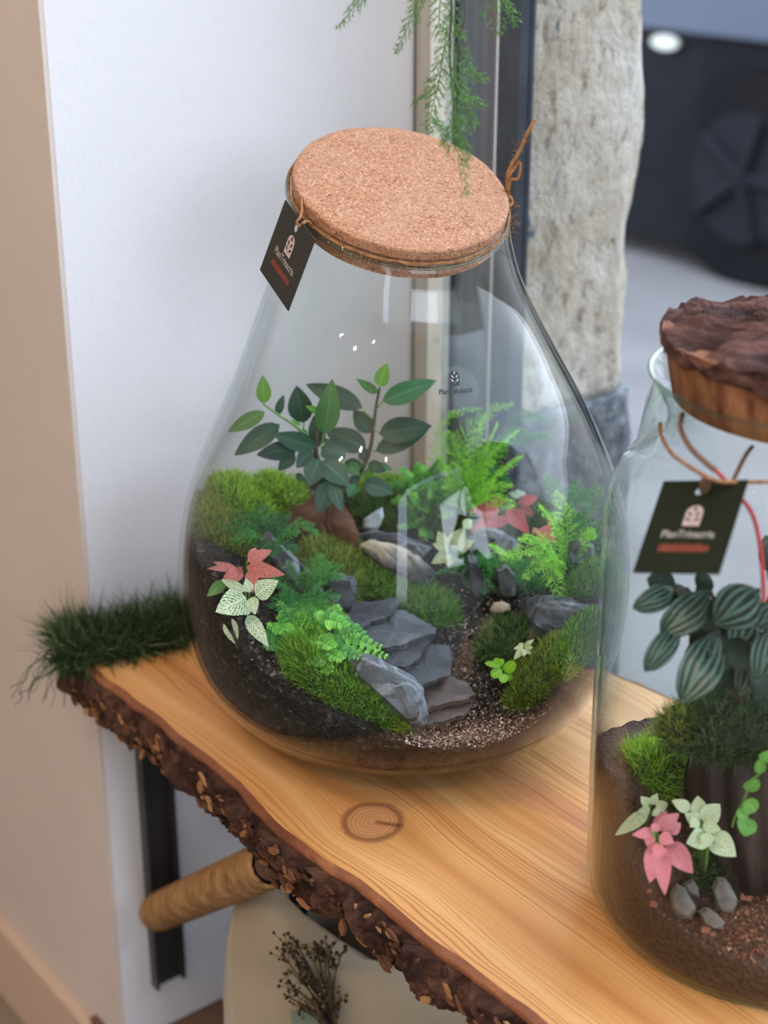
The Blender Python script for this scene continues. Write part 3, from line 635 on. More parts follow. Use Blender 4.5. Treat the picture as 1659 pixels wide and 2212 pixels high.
uv += [(0.1, 0.1)]*len(und); vs += und
for i in range(NS):
    a = k+2*i; fs += [(a, a+1, a+3, a+2), (i*n, a, a+2, (i+1)*n), (i*n+NTt, (i+1)*n+NTt, a+3, a+1)]
fs += [tuple(j for j in range(n))+(k+1, k), tuple(NS*n+j for j in range(n-1, -1, -1))+(k+2*NS, k+2*NS+1)]
mb.add(vs, fs, uv); bo = mb.build('board', M['pine'], bd, uv=True)
def bark_band(name, edge, sgn, z0, z1, out, mat, amp, freq, ns=420, nz=14, s0=S0-.004, s1=S1, zfn=None):
    mb = MB(); vs = []
    for i in range(ns+1):
        s = s0+(s1-s0)*i/ns
        zz0 = z0+(zfn(s) if zfn else 0)
        for j in range(nz+1):
            v = j/nz; z = z1+(zz0-z1)*v; bul = out*(math.sin(PI*min(1, v*.82+.12)))**.6
            if j == 0: bul = -.0008
            nn = noise.noise(Vector((s*freq, z*freq*1.5, 2)))+.55*noise.noise(Vector((s*freq*2.6, z*freq*3, 7)))
            cr = -abs(noise.noise(Vector((s*freq*.9+z*40, z*freq*.5, 11))))*1.1+.35
            pl = noise.noise(Vector((s*freq*.8+5, z*freq*1.2, 21)))*2.2; dsp = amp*(nn*.6+cr+.55*(math.floor(pl*3.5)/3.5)+.25*noise.noise(Vector((s*260, z*260, 4))))*(1 if j > 0 else 0)
            vs.append(st(s+.25*amp*nn*(j > 0), edge(s)+sgn*(bul+dsp), z+(.4*amp*nn if j not in (0,) else 0)))
        vs.append(st(s, edge(s)-sgn*.012, zz0+.006))
    n = nz+2; fs = [(i*n+j, (i+1)*n+j, (i+1)*n+j+1, i*n+j+1) for i in range(ns) for j in range(nz+1)]
    fs += [tuple(range(n)), tuple(ns*n+j for j in range(n-1, -1, -1))]
    mb.add(vs, fs); return mb.build(name, M[mat], bd, smooth=False)
bark_band('inner_bark', front_t, -1, -.008, .0004, .0045, 'cambium', .0012, 40, 320, 6)
bark_band('bark_edge', lambda s: front_t(s)-.001, -1, -.036, -.0040, .0105, 'bark', .0085, 42, 1300, 26, s1=1.05, zfn=lambda s: -.009*noise.noise(Vector((s*13, 3, 0)))-.004)
bark_band('back_bark_edge', back_t, 1, -.034, .0006, .006, 'cambium', .0035, 60, 320, 8)
# loose orange bark scales on the edge
mb = MB()
for i in range(260):
    s = random.uniform(.03, .66); z = random.uniform(-.036, -.008); c = st(s, front_t(s)-random.uniform(.009, .0125), z)
    a = random.uniform(0, PI); l = random.uniform(.002, .0085); w = l*random.uniform(.2, .5)
    e1 = Vector((D.x*math.cos(a), D.y*math.cos(a), math.sin(a)*.8)); e2 = Vector((-D.x*math.sin(a), -D.y*math.sin(a), math.cos(a)*.8)); nn = Vector((-Wv.x, -Wv.y, .2))
    P = [c-e1*l-e2*w*.4, c-e2*w, c+e1*l*.9-e2*w*.3, c+e1*l+e2*w*.6, c+e2*w*1.1, c-e1*l*.7+e2*w*.8]
    mb.add(P+[p+nn*.0022+e1*.0008 for p in P], [tuple(range(6)), tuple(range(11, 5, -1))]+[(q, 6+q, 6+(q+1) % 6, (q+1) % 6) for q in range(6)])
t = newmat('flaking_orange_bark_scale'); g_ = t.node('NewGeometry'); t.principled(t.ramp(g_.outputs['Random Per Island'], [(0, (.05, .022, .014)), (.6, (.15, .065, .035)), (.9, (.34, .16, .065)), (1, (.45, .25, .12))]), .8, None, .2); M['scale'] = t.m
o = mb.build('bark_scales', M['scale'], bd); o['kind'] = 'stuff'
# rope-wrapped strut and steel wall bracket under the board
br = MB().box((.0005, -.331, -.385), (.005, -.299, -.036), st); br.box((.005, -.331, -.385), (.012, -.328, -.036), st); br.box((.005, -.302, -.385), (.012, -.299, -.036), st)
br = br.build('wall_bracket', M['steel'], None, origin=st(0, -.31, -.385)); tag(br, 'dark steel channel bracket fixed upright to the white wall under the shelf', 'bracket')
q0 = st(.006, -.322, -.300); 
p1 = atZ(585, 1828, -.043); s_, t_ = to_st(p1); p1 = st(s_, t_, -.058)
stp = empty('rope_wrapped_strut', q0, 'slanted shelf strut wound with brown jute rope', 'shelf support')
MB().tube([q0, p1], .0125, 16).build('core', M['crate_wood'], stp)
mb = MB(); ax = (p1-q0); L = ax.length; ax.normalize(); a1 = ax.orthogonal().normalized(); b1 = ax.cross(a1); pts = []
turns = int(L/.0034); NN = turns*14
for i in range(NN+1):
    q = 2*PI*i/14; pts.append(q0+ax*(L*i/NN)+(a1*math.cos(q)+b1*math.sin(q))*.0165)
mb.tube(pts, .0021, 5); mb.build('rope_winding', M['rope'], stp, smooth=True)
mb = MB()
for i in range(420):
    p = q0+ax*random.uniform(0, L); q = random.uniform(0, 2*PI); dd = a1*math.cos(q)+b1*math.sin(q); r_ = p+dd*.0185
    e = r_+dd*random.uniform(.002, .006)+ax*random.uniform(-.006, .006)
    mb.add([r_, r_+ax*.0003, e], [(0, 1, 2)])
o = mb.build('rope_fibres', M['jute'], stp); o['kind'] = 'stuff'

# ------------------------------------------------------------------ moss strip on the end of the board
mb = MB(); ctrl = [(.006, -.397, .014), (.010, -.388, .020), (.018, -.368, .024), (.026, -.335, .026), (.034, -.295, .028), (.040, -.255, .030), (.042, -.215, .024)]
cs_ = spline([st(s, t, .004) for s, t, h in ctrl], 8); hh = np.interp(np.linspace(0, 1, len(cs_)), np.linspace(0, 1, len(ctrl)), [c[2] for c in ctrl])
NA = 10; vs = []
for i, p in enumerate(cs_):
    tg = (cs_[min(i+1, len(cs_)-1)]-cs_[max(i-1, 0)]).normalized(); sd = tg.cross(Vector((0, 0, 1))).normalized()
    for j in range(NA):
        q = PI*j/(NA-1); k = 1+.25*noise.noise(p*60+Vector((q, 0, 0)))
        vs.append(p+sd*math.cos(q)*.026*k*(1 if math.cos(q) > 0 else .8)+Vector((0, 0, math.sin(q)*hh[i]*.62*k-.0035)))
m_ = len(cs_); mb.add(vs, [(i*NA+j, i*NA+j+1, (i+1)*NA+j+1, (i+1)*NA+j) for i in range(m_-1) for j in range(NA-1)]+[tuple(i*NA for i in range(m_))+tuple(i*NA+NA-1 for i in range(m_-1, -1, -1))]+[tuple(range(NA)), tuple((m_-1)*NA+j for j in range(NA-1, -1, -1))])
A = np.array([tuple(v) for v in vs]).reshape(m_, NA, 3)
fi = rng.uniform(0, m_-1.001, 5200); fj = rng.uniform(0, NA-1.001, 5200); i0 = fi.astype(int); j0 = fj.astype(int); P = A[i0, j0]*(1-(fi-i0)[:, None])+A[i0+1, j0]*(fi-i0)[:, None]
P2 = A[i0, j0+1]*(1-(fi-i0)[:, None])+A[i0+1, j0+1]*(fi-i0)[:, None]; P = P*(1-(fj-j0)[:, None])+P2*(fj-j0)[:, None]
cen = np.array([tuple(p) for p in cs_])[i0]; Nn = P-cen; Nn /= np.linalg.norm(Nn, axis=1)[:, None]
endw = np.exp(-fi/7)[:, None]; Nn = Nn*.8+np.array([D.x*-.0, 0, .45])+endw*np.array([-.75, -.15, .15])
blades(mb, P, Nn, .024, .0010, 1.0, .58)
o = mb.build('dark_moss_strip', [M['moss_base_dry'], M['dry_moss']], None, origin=cs_[3]); tag(o, 'dark green shaggy moss strip along the wall end of the shelf', 'moss')
rt = MB()
for i in range(16):
    p = cs_[random.randint(0, 10)]+Vector((random.uniform(-.02, .005), random.uniform(-.01, .01), 0)); q = [p]
    dx = random.uniform(-.008, .0)
    for k in range(5): q.append(q[-1]+Vector((dx+random.uniform(-.005, .005), random.uniform(-.003, .003), -random.uniform(.004, .013))))
    rt.tube(spline(q, 4), .0004, 4)
rt.build('dangling_roots', M['dry_moss'], o)

# ------------------------------------------------------------------ large teardrop jar
JC = Vector((.0148, 1.0795))
PR = [(0, .045), (.003, .078), (.012, .106), (.03, .138), (.06, .159), (.09, .1675), (.125, .1695), (.16, .1665), (.2, .157), (.25, .135), (.3, .1095), (.345, .088), (.375, .080), (.395, .0775)]
PZ, PRR = np.array(PR).T
from bisect import bisect
def jr(z): 
    # smooth (Catmull-Rom) radius over height
    z = min(max(z, 0), .395); i = min(max(bisect(PZ, z)-1, 0), len(PZ)-2); t = (z-PZ[i])/(PZ[i+1]-PZ[i])
    h = PZ[i+1]-PZ[i]; m0 = ((PRR[i+1]-PRR[i-1])/(PZ[i+1]-PZ[i-1]) if i > 0 else (PRR[1]-PRR[0])/h)*h
    m1 = ((PRR[i+2]-PRR[i])/(PZ[i+2]-PZ[i]) if i+2 < len(PZ) else (PRR[i+1]-PRR[i])/h)*h
    return (2*t**3-3*t*t+1)*PRR[i]+(t**3-2*t*t+t)*m0+(-2*t**3+3*t*t)*PRR[i+1]+(t**3-t*t)*m1
def rin(z): return jr(z)-.0032
NRM = Vector((.165, -.355, .917)).normalized(); CTOP = Vector((JC.x-.0026, JC.y, .415)); CR = CTOP-NRM*.0105
def section(z):
    f = min(1, max(0, (z-.245)/.15)); f = f*f*(3-2*f); nrm = Vector((0, 0, 1)).lerp(NRM, f).normalized()
    c = Vector((JC.x, JC.y, z)).lerp(Vector((CR.x, CR.y, z+(CR.z-.395))), f)
    u = Vector((1, 0, 0)); u = (u-nrm*u.dot(nrm)).normalized(); w = nrm.cross(u); return c, u, w, nrm
def loft(mb, zs, rf, n=96, cap0=True):
    vs = []
    for z in zs:
        c, u, w, _ = section(z); r = rf(z)
        vs += [c+(u*math.cos(2*PI*k/n)+w*math.sin(2*PI*k/n))*r for k in range(n)]
    m = len(zs); fs = [(i*n+k, i*n+(k+1) % n, (i+1)*n+(k+1) % n, (i+1)*n+k) for i in range(m-1) for k in range(n)]
    if cap0: fs.append(tuple(range(n))[::-1])
    mb.add(vs, fs); return mb
zs = [0, .001, .003, .006, .012, .02, .03, .045]+list(np.linspace(.06, .395, 50))
jar = empty('teardrop_terrarium_jar', (JC.x, JC.y, 0), 'large teardrop glass terrarium jar with a round cork lid, standing on the shelf', 'terrarium')
mb = MB(); loft(mb, zs, jr); k0 = len(mb.v); loft(mb, [max(z, .0035) if z < .0035 else z for z in zs if z > .002], lambda z: max(.03, rin(z)))
n = 96; a0 = (len(zs)-1)*n; b0 = len(mb.v)-n
mb.f += [(a0+k, a0+(k+1) % n, b0+(k+1) % n, b0+k) for k in range(n)]; mb.mi += [0]*n
gl = mb.build('glass_body', M['glass'], jar, smooth=True)
def ringpt(r, h, q):
    u = Vector((1, 0, 0)); u = (u-NRM*u.dot(NRM)).normalized(); w = NRM.cross(u); return CTOP+NRM*h+(u*math.cos(q)+w*math.sin(q))*r
mb = MB()
for (r, h) in ((.0778, -.0108), (.0782, -.0130)): mb.tube([ringpt(r, h, 2*PI*k/96) for k in range(97)], .0010, 8, cap=False)
mb.build('glass_rim', M['glass_rim'], jar, smooth=True)
mb = MB(); cp_ = [(0, 0), (.0715, 0), (.0745, -.0008), (.0752, -.002), (.0752, -.0080), (.0735, -.0095), (.0735, -.024), (0, -.024)]; nn_ = 96; vs = []
for (r, h) in cp_[1:-1]: vs += [ringpt(r+.0002*math.sin(k*7.1)*(h < 0), h, 2*PI*k/nn_) for k in range(nn_)]
m_ = len(cp_)-2; mb.add(vs, [(i*nn_+k, (i+1)*nn_+k, (i+1)*nn_+(k+1) % nn_, i*nn_+(k+1) % nn_) for i in range(m_-1) for k in range(nn_)]+[tuple(range(nn_)), tuple((m_-1)*nn_+k for k in range(nn_-1, -1, -1))])
mb.build('cork_lid', M['cork'], jar)
from mathutils.bvhtree import BVHTree
_v = [tuple(v) for v in loft(MB(), zs, jr).v]; _f = loft(MB(), zs, jr).f; JB = BVHTree.FromPolygons(_v, _f)
def jar_px(px, py, off=.0006):
    r = ray(px, py).normalized(); h = JB.ray_cast(Vector((0, 0, CAMZ)), r)
    return (h[0]+(h[1] if h[1].dot(r) < 0 else -h[1])*off) if h[0] else None
def text_geo(s, bold=0.0, res=3):
    c = bpy.data.curves.new('lettering', 'FONT'); c.body = s; c.size = 1; c.offset = bold; c.resolution_u = res; c.align_x = 'CENTER'
    o = bpy.data.objects.new('lettering', c); COL.objects.link(o); bpy.context.view_layer.update()
    me = o.evaluated_get(bpy.context.evaluated_depsgraph_get()).to_mesh(); v = [(p.co.x, p.co.y) for p in me.vertices]; f = [tuple(p.vertices) for p in me.polygons]
    bpy.data.objects.remove(o); bpy.data.curves.remove(c); return v, f
def arch_geo(n=14):
    v = [(-.5, 0), (.5, 0), (.5, .85)]+[(.5*math.cos(PI*k/n), .85+.5*math.sin(PI*k/n)) for k in range(1, n)]+[(-.5, .85)]
    return v, [tuple(range(len(v)))]
def sprig_geo():
    V = []; Fc = []
    for (x, y, a, l, w) in ((0, .95, 90, .34, .17), (.12, .62, 52, .36, .15), (-.12, .62, 128, .36, .15), (.13, .30, 38, .36, .16), (-.13, .30, 142, .36, .16), (0, .08, 90, .30, .03)):
        a = math.radians(a); e = (math.cos(a), math.sin(a)); g_ = (-e[1], e[0]); k = len(V); N_ = 10
        for i in range(N_):
            q = 2*PI*i/N_; u = .5-.5*math.cos(q); h = math.sin(q)*w*.5; V.append((x+e[0]*u*l+g_[0]*h, y+e[1]*u*l+g_[1]*h))
        Fc.append(tuple(range(k, k+N_)))
    return V, Fc
def flat_print(name, geo, fn, mat, parent):
    v, f = geo; mb = MB(); mb.add([fn(*p) for p in v], f); return mb.build(name, M[mat], parent)
# round clear sticker with the shop emblem on the jar
stk = MB(); stk.add([jar_px(982+52*math.cos(q), 842+50*math.sin(q), .0004) for q in [2*PI*k/36 for k in range(36)]], [tuple(range(36))]); stk = stk.build('clear_sticker', M['film'], jar)
sk = lambda x, y: jar_px(982+21*x-2.0*y, 833-23.5*y-1.5*x, .0008)
flat_print('emblem', arch_geo(), sk, 'ink_black', stk)
flat_print('emblem_leaves', sprig_geo(), lambda x, y: jar_px(982+21*x*.95-2*y, 833-23.5*y*1.02-1.5*x, .0012), 'ink_grey', stk)
flat_print('lettering', text_geo('PlanTrinacria', .02), lambda x, y: jar_px(983.5+13.8*x, 850-16*y-1.35*x, .0008), 'ink_black', stk)
# jute twine
tw = MB(); tw.tube([ringpt(.0772+.0004*math.sin(k*.9), -.0098+.0003*math.sin(k*1.7), 2*PI*k/120) for k in range(121)], .00105, 6, cap=False)
kn = ringpt(.0785, -.004, 0); kn = min((ringpt(.0775, -.0085, 2*PI*k/180) for k in range(180)), key=lambda p: abs((829.5+F*p.x/(p.y*cp+(CAMZ-p.z)*sp))-1096)+(0 if p.y > 1.07 else 500))
Yk = kn.y
tw.tube(spline([kn, atY(1096, 383, Yk), atY(1106, 355, Yk), atY(1124, 322, Yk), atY(1137, 292, Yk), atY(1155, 259, Yk)], 6), .0013, 6)
tw.tube(spline([kn, atY(1098, 388, Yk-.003), atY(1112, 362, Yk-.003), atY(1124, 352, Yk-.004), atY(1120, 385, Yk-.004), atY(1102, 391, Yk-.003), kn], 6), .0011, 6)
tw.tube(spline([kn+Vector((0, -.003, 0)), kn+Vector((-.002, -.003, .002)), kn+Vector((.001, -.001, .004)), kn+Vector((.003, 0, 0)), kn+Vector((0, -.003, -.002))], 5), .0016, 6)
for i in range(260):
    q = random.uniform(-1.9, 1.2); p = ringpt(.0782, -.0095, q); dv = (p-CTOP).normalized()*random.uniform(.001, .007)+Vector([random.gauss(0, .0025) for _ in range(3)])
    m1 = p+dv*.5+Vector([random.gauss(0, .001) for _ in range(3)]); tw.tube([p, m1, p+dv], .00009, 3, cap=False)
for i in range(60):
    f_ = random.random(); p = atY(1096+58*f_, 385-126*f_, Yk); dv = Vector([random.gauss(0, .004) for _ in range(3)]); tw.tube([p, p+dv*.5+Vector((0, 0, random.gauss(0, .001))), p+dv], .00009, 3, cap=False)
tw = tw.build('jute_twine', M['jute'], None, origin=kn); tag(tw, 'thin jute twine tied around the neck of the large jar', 'twine')
# hanging tag cards
def card(name, TL, TR, BL, hole, mat, label, cat, cordmat, cordpts, th=.0007, printcols=('ink_pink', 'ink_grey', 'ink_red')):
    e1, e2 = TR-TL, BL-TL; nr = e1.cross(e2).normalized(); nr = -nr if nr.y > 0 else nr
    hx, hy, hr = hole; P = []; N_ = 32
    for k in range(N_):
        q = 2*PI*(k+.5)/N_; cx, cy = math.cos(q), math.sin(q)
        tt = min((( (1-hx)/cx if cx > 0 else -hx/cx) if abs(cx) > 1e-6 else 9), (((1-hy)/cy if cy > 0 else -hy/cy) if abs(cy) > 1e-6 else 9)); P.append((hx+cx*tt, hy+cy*tt))
    for cxy in ((0, 0), (1, 0), (0, 1), (1, 1)):
        i = min(range(N_), key=lambda i: (P[i][0]-cxy[0])**2+(P[i][1]-cxy[1])**2); P[i] = cxy
    asp = e1.length/e2.length; H_ = [(hx+hr*math.cos(2*PI*(k+.5)/N_), hy+hr*asp*math.sin(2*PI*(k+.5)/N_)) for k in range(N_)]
    fn = lambda u, v, o_=0: TL+e1*u+e2*v+nr*o_
    mb = MB(); vs = [fn(*p, th/2) for p in P]+[fn(*p, th/2) for p in H_]+[fn(*p, -th/2) for p in P]+[fn(*p, -th/2) for p in H_]; fs = []
    for k in range(N_):
        j = (k+1) % N_; fs += [(k, j, N_+j, N_+k), (2*N_+k, 3*N_+k, 3*N_+j, 2*N_+j), (k, 2*N_+k, 2*N_+j, j), (N_+k, N_+j, 3*N_+j, 3*N_+k)]
    mb.add(vs, fs); o = mb.build(name, M[mat], None, origin=fn(hx, hy)); tag(o, label, cat)
    W_, Hh = 1.0, e1.length/e2.length   # u per unit, v per unit in card widths
    pr = lambda x, y: fn(.5+x*.20, .50-y*.20*Hh, th/2+.0002)
    flat_print('emblem', arch_geo(), pr, printcols[0], o); flat_print('emblem_leaves', sprig_geo(), lambda x, y: fn(.5+x*.19, .50-y*.20*Hh, th/2+.0004), mat, o)
    flat_print('lettering', text_geo('PlanTrinacria', .02), lambda x, y: fn(.5+x*.118, .625-y*.135*Hh, th/2+.0002), printcols[1], o)
    mb = MB(); x = .21
    rr = random.Random(3)
    while x < .76:       # blurred red line of print
        w = rr.uniform(.018, .03); hgt = rr.choice((.075, .085, .085)); mb.add([fn(x, .78, th/2+.0002), fn(x+w, .78, th/2+.0002), fn(x+w+.008, .78-hgt, th/2+.0002), fn(x+.008, .78-hgt, th/2+.0002)], [(0, 1, 2, 3)])
        if rr.random() < .8: mb.add([fn(x, .78-hgt*.55, th/2+.00021), fn(x+.06, .78-hgt*.55, th/2+.00021), fn(x+.06, .78-hgt*.35, th/2+.00021), fn(x, .78-hgt*.35, th/2+.00021)], [(0, 1, 2, 3)])
        x += w+rr.uniform(.006, .014)
    mb.build('red_print', M[printcols[2]], o)
    if cordpts: cm = MB(); [cm.tube(spline(c, 6), r, 6) for c, r in cordpts]; cm.build('cord', M[cordmat], o, smooth=True)
    return o, fn
Yt = min((ringpt(.079, -.012, 2*PI*k/180) for k in range(180)), key=lambda p: abs((829.5+F*p.x/(p.y*cp+(CAMZ-p.z)*sp))-652)+(0 if p.y < 1.08 else 500)).y-.004
def campt(px, py, dep): 
    return Vector((0, 0, CAMZ))+Vector(((px-829.5)/F, cp-(py-1106)/F*sp, -(sp+(py-1106)/F*cp)))*dep
d0 = Yt*cp+(CAMZ-.40)*sp-.006; k1 = d0/F
card('hanging_tag', campt(617, 432, d0+55*k1-42*k1*.2), campt(681, 518, d0-55*k1-42*k1*.2), campt(562, 583, d0+55*k1+60*k1), (.48, .13, .055), 'card_grey', 'dark charcoal tag hanging by twine from the neck of the large jar', 'tag', 'jute',
     [([campt(650, 492, d0-.002), campt(641, 480, d0-.004), campt(648, 470, d0-.003), campt(652, 455, d0+.004)], .0011), ([campt(647, 494, d0-.001), campt(655, 482, d0-.005), campt(664, 478, d0-.002), campt(672, 484, d0+.004)], .0011), ([campt(650, 470, d0-.001), campt(652, 450, d0+.004), campt(650, 425, d0+.012)], .0009)])
# ------------------------------------------------------------------ soil inside the large jar
RIM = [(-180, .170), (-159, .170), (-150, .161), (-142, .147), (-136, .129), (-129, .112), (-117, .100), (-105, .086), (-93, .071), (-81, .058), (-69, .055), (-56, .064), (-45, .081), (-34, .095), (-26, .110), (-14, .122), (5, .128), (19, .133), (41, .132), (57, .132), (72, .133), (92, .134), (113, .137), (129, .147), (143, .157), (160, .167), (180, .170)]
RA, RH = np.array(RIM).T
def rimh(deg): return float(np.interp(((deg+180) % 360)-180, RA, RH))
ctl = []
for a in range(-180, 180, 15):
    h = rimh(a); r = rin(h)-.001; ctl.append((r*math.cos(math.radians(a)), r*math.sin(math.radians(a)), h))
ctl += [(0, 0, .098), (0, -.06, .082), (.02, -.11, .062), (.0, .07, .122), (-.06, .03, .128), (-.09, -.04, .137), (-.06, -.10, .100), (.06, -.02, .092), (.045, -.08, .067), (.09, -.06, .086), (.10, .02, .112), (.07, .07, .121), (-.02, -.10, .074), (-.09, .06, .142), (-.035, -.03, .104)]
CT = np.array(ctl); Dm = np.linalg.norm(CT[:, None, :2]-CT[None, :, :2], axis=2); WR = np.linalg.solve(Dm+np.eye(len(CT))*1e-4, CT[:, 2]-.11)
def ter(x, y):
    d = np.hypot(CT[:, 0]-(x-JC.x), CT[:, 1]-(y-JC.y)); return float(d@WR)+.11
def tpos(px, py, dz=0):
    """point of the ground inside the jar seen at a pixel"""
    r = ray(px, py); last = None; k = .85
    while k < 1.55:
        p = Vector((r.x*k, r.y*k, CAMZ+r.z*k)); q = math.hypot(p.x-JC.x, p.y-JC.y)
        if q < rin(max(p.z, 0))-.001:
            last = p
            if p.z < ter(p.x, p.y)+dz: return p
        k += .0015
    return last
mb = MB(); NA, NR = 144, 46; vs = []
def rimr(a):
    h = rimh(math.degrees(a)); return rin(h)-.0006, h
for i in range(NR+1):
    for j in range(NA):
        a = 2*PI*j/NA-PI; R_, h = rimr(a); f = (i/NR)**.8; x, y = JC.x+R_*f*math.cos(a), JC.y+R_*f*math.sin(a)
        z = ter(x, y); z = z*(1-f**8)+h*f**8
        z += (.0018*noise.noise(Vector((x*160, y*160, 0)))+.0012*noise.noise(Vector((x*420, y*420, 3))))*(1-f**12)
        vs.append((x, y, z))
SB = 14
for i in range(1, SB+1):
    for j in range(NA):
        a = 2*PI*j/NA-PI; _, h = rimr(a); z = h+(.0045-h)*(i/SB); r_ = rin(z)-.0006 if z > .006 else min(rin(z), .085)-.004
        vs.append((JC.x+r_*math.cos(a), JC.y+r_*math.sin(a), z))
fs = [(i*NA+j, (i+1)*NA+j, (i+1)*NA+(j+1) % NA, i*NA+(j+1) % NA) for i in range(NR+SB) for j in range(NA)]+[tuple((NR+SB)*NA+j for j in range(NA))]
mb.add(vs, fs); o = mb.build('dark_soil', M['soil'], None, origin=(JC.x, JC.y, .004), smooth=True); tag(o, 'black granular soil filling the lower half of the large teardrop jar', 'soil', kind='stuff')
def jclip(p, test=False, m=.0012):
    z = min(max(p[2], .006), .39); R_ = rin(z)-m; dx, dy = p[0]-JC.x, p[1]-JC.y; r = math.hypot(dx, dy)
    if test: return r < R_
    if r <= R_: return p if isinstance(p, tuple) else tuple(p)
    return (JC.x+dx*R_/r, JC.y+dy*R_/r, p[2])
def grit(name, regions, n, size, mat, label, seed=1):
    rr = np.random.default_rng(seed); mb = MB()
    for (px, py, sx_, sy_, wt) in regions:
        for i in range(int(n*wt)):
            q = tpos(px+rr.normal(0, sx_), py+rr.normal(0, sy_))
            if q is None: continue
            q = Vector(jclip(tuple(q), m=.002)); s = size*rr.uniform(.4, 1.5)
            P = [q+Vector(rr.normal(0, 1, 3)).normalized()*s*.7+Vector((0, 0, s*.3)) for _ in range(4)]
            mb.add([jclip(tuple(p)) for p in P], [(0, 1, 2), (0, 3, 1), (1, 3, 2), (0, 2, 3)])
    o = mb.build(name, M[mat], None, origin=mb.v[0]); return tag(o, label, 'gravel', kind='stuff')
grit('pale_gravel', [(960, 1590, 60, 14, .30), (905, 1560, 40, 12, .14), (1050, 1590, 55, 18, .18), (990, 1350, 22, 26, .07), (1060, 1560, 30, 30, .10), (1075, 1310, 18, 12, .03), (1000, 1470, 25, 50, .10), (1120, 1560, 40, 20, .10), (900, 1600, 50, 8, .1)], 4200, .0015, 'gravel_mix', 'fine pale gravel spread along the front of the path in the large jar')
grit('dark_gravel', [(1020, 1440, 45, 60, .5), (980, 1360, 30, 30, .2), (1080, 1500, 50, 30, .3), (1120, 1340, 40, 40, .2), (880, 1040, 40, 6, .1)], 3200, .0017, 'gravel_dark', 'dark mixed grit along the path in the large jar', 2)
grit('soil_granules', [(430, 1200, 16, 60, .25), (480, 1340, 25, 50, .3), (600, 1460, 45, 16, .25), (430, 1075, 20, 8, .08), (870, 1040, 60, 5, .1), (680, 1040, 80, 5, .1), (1150, 1250, 60, 60, .2), (1290, 1180, 25, 30, .15)], 3000, .0019, 'gravel_dark', 'coarse black soil granules lying on the ground at the left inside the large jar', 3)

# ------------------------------------------------------------------ stones and slates in the large jar
def slab(outline, z, tilt, th, mat, label, seed, tx=0):
    pts = []; c = atZ(sum(p[0] for p in outline)/len(outline), sum(p[1] for p in outline)/len(outline), z)
    rr = random.Random(seed)
    # dense ragged outline
    dn = []
    for i in range(len(outline)):
        a, b = outline[i], outline[(i+1) % len(outline)]
        for k in range(5): dn.append((a[0]+(b[0]-a[0])*k/5+rr.uniform(-2, 2)*(k > 0), a[1]+(b[1]-a[1])*k/5+rr.uniform(-1.6, 1.6)*(k > 0)))
    top = []
    for p in dn:
        q = atZ(p[0], p[1], z); q.z += (q.y-c.y)*tilt+(q.x-c.x)*tx; r = (q-Vector((0, 0, CAMZ))); top.append(q)
    n = len(top); mb = MB(); cc = sum(top, Vector())/n; rings = []
    for f in (0, .35, .7, .93): rings.append([cc+(q-cc)*f+Vector((0, 0, .0004*noise.noise(q*70*(1+f))+(.0004 if f < .9 else 0))) for q in top])
    rings.append(top); 
    for l in range(1, 5):
        rings.append([q+(q-cc).normalized()*(.0012*noise.noise(q*130+Vector((0, 0, l*9)))-.0004*l)-Vector((0, 0, th*l/4)) for q in top])
    rings.append([cc-Vector((0, 0, th))]*n)
    vs = [v for r in rings for v in r]; mb.add([jclip(tuple(v)) for v in vs], [(i*n+k, i*n+(k+1) % n, (i+1)*n+(k+1) % n, (i+1)*n+k) for i in range(len(rings)-1) for k in range(n)])
    o = mb.build('slate_slab', M[mat], None, origin=cc); return tag(o, label, 'slate', 'slate slabs stepping down the middle of the large jar')
def tz(px, py): return tpos(px, py).z
slab([(742, 1337), (768, 1308), (854, 1298), (862, 1306), (846, 1330), (801, 1340), (767, 1362), (748, 1362)], .110, .10, .008, 'slate', 'uppermost dark split slate slab of the stack, under the moss', 1)
slab([(756, 1368), (780, 1348), (835, 1326), (876, 1326), (917, 1346), (943, 1358), (938, 1368), (907, 1374), (869, 1388), (835, 1394), (803, 1388), (770, 1382)], .1035, .10, .0045, 'slate_light', 'broad pale grey slate slab with a pointed right end, second from the top', 2)
slab([(770, 1392), (835, 1398), (869, 1390), (925, 1374), (940, 1376), (917, 1398), (905, 1420), (878, 1434), (845, 1436), (800, 1440), (770, 1420)], .0965, .10, .0045, 'slate', 'mid-grey slate slab in the middle of the stack, third from the top', 3)
slab([(845, 1450), (880, 1437), (908, 1424), (929, 1400), (970, 1402), (978, 1422), (973, 1455), (931, 1466), (898, 1475), (870, 1480)], .0895, .12, .0045, 'slate', 'blocky slate slab beside the gravel path, fourth from the top', 4)
slab([(880, 1488), (920, 1478), (965, 1464), (1010, 1478), (1030, 1500), (1000, 1510), (960, 1516), (920, 1525), (890, 1512)], .078, .10, .005, 'slate_brown', 'low brownish slate slab at the foot of the stack', 5)
slab([(915, 1548), (960, 1525), (1005, 1512), (1022, 1522), (1008, 1540), (960, 1556), (920, 1562)], .0705, .06, .004, 'slate_brown', 'lowest brownish slate half buried in the front gravel', 6)
def trock(name, outline, mat, label, thick=.02, seed=0, dy=0.0, slope=.06, cat='stone', rough=.0016, sub=2, group=None):
    bx = sum(p[0] for p in outline)/len(outline); by = max(p[1] for p in outline); q = tpos(bx, by)
    return rock_px(name, outline, q.y+dy, thick, mat, label, cat, seed, rough, slope, group, sub)
trock('veined_stone', [(745, 1425), (760, 1405), (782, 1408), (805, 1436), (850, 1456), (893, 1462), (915, 1490), (922, 1530), (918, 1570), (895, 1578), (868, 1560), (840, 1525), (790, 1480), (752, 1450)], 'veined', 'grey stone with white veins leaning against the front moss', .028, 11, .012, .12, rough=.0014)
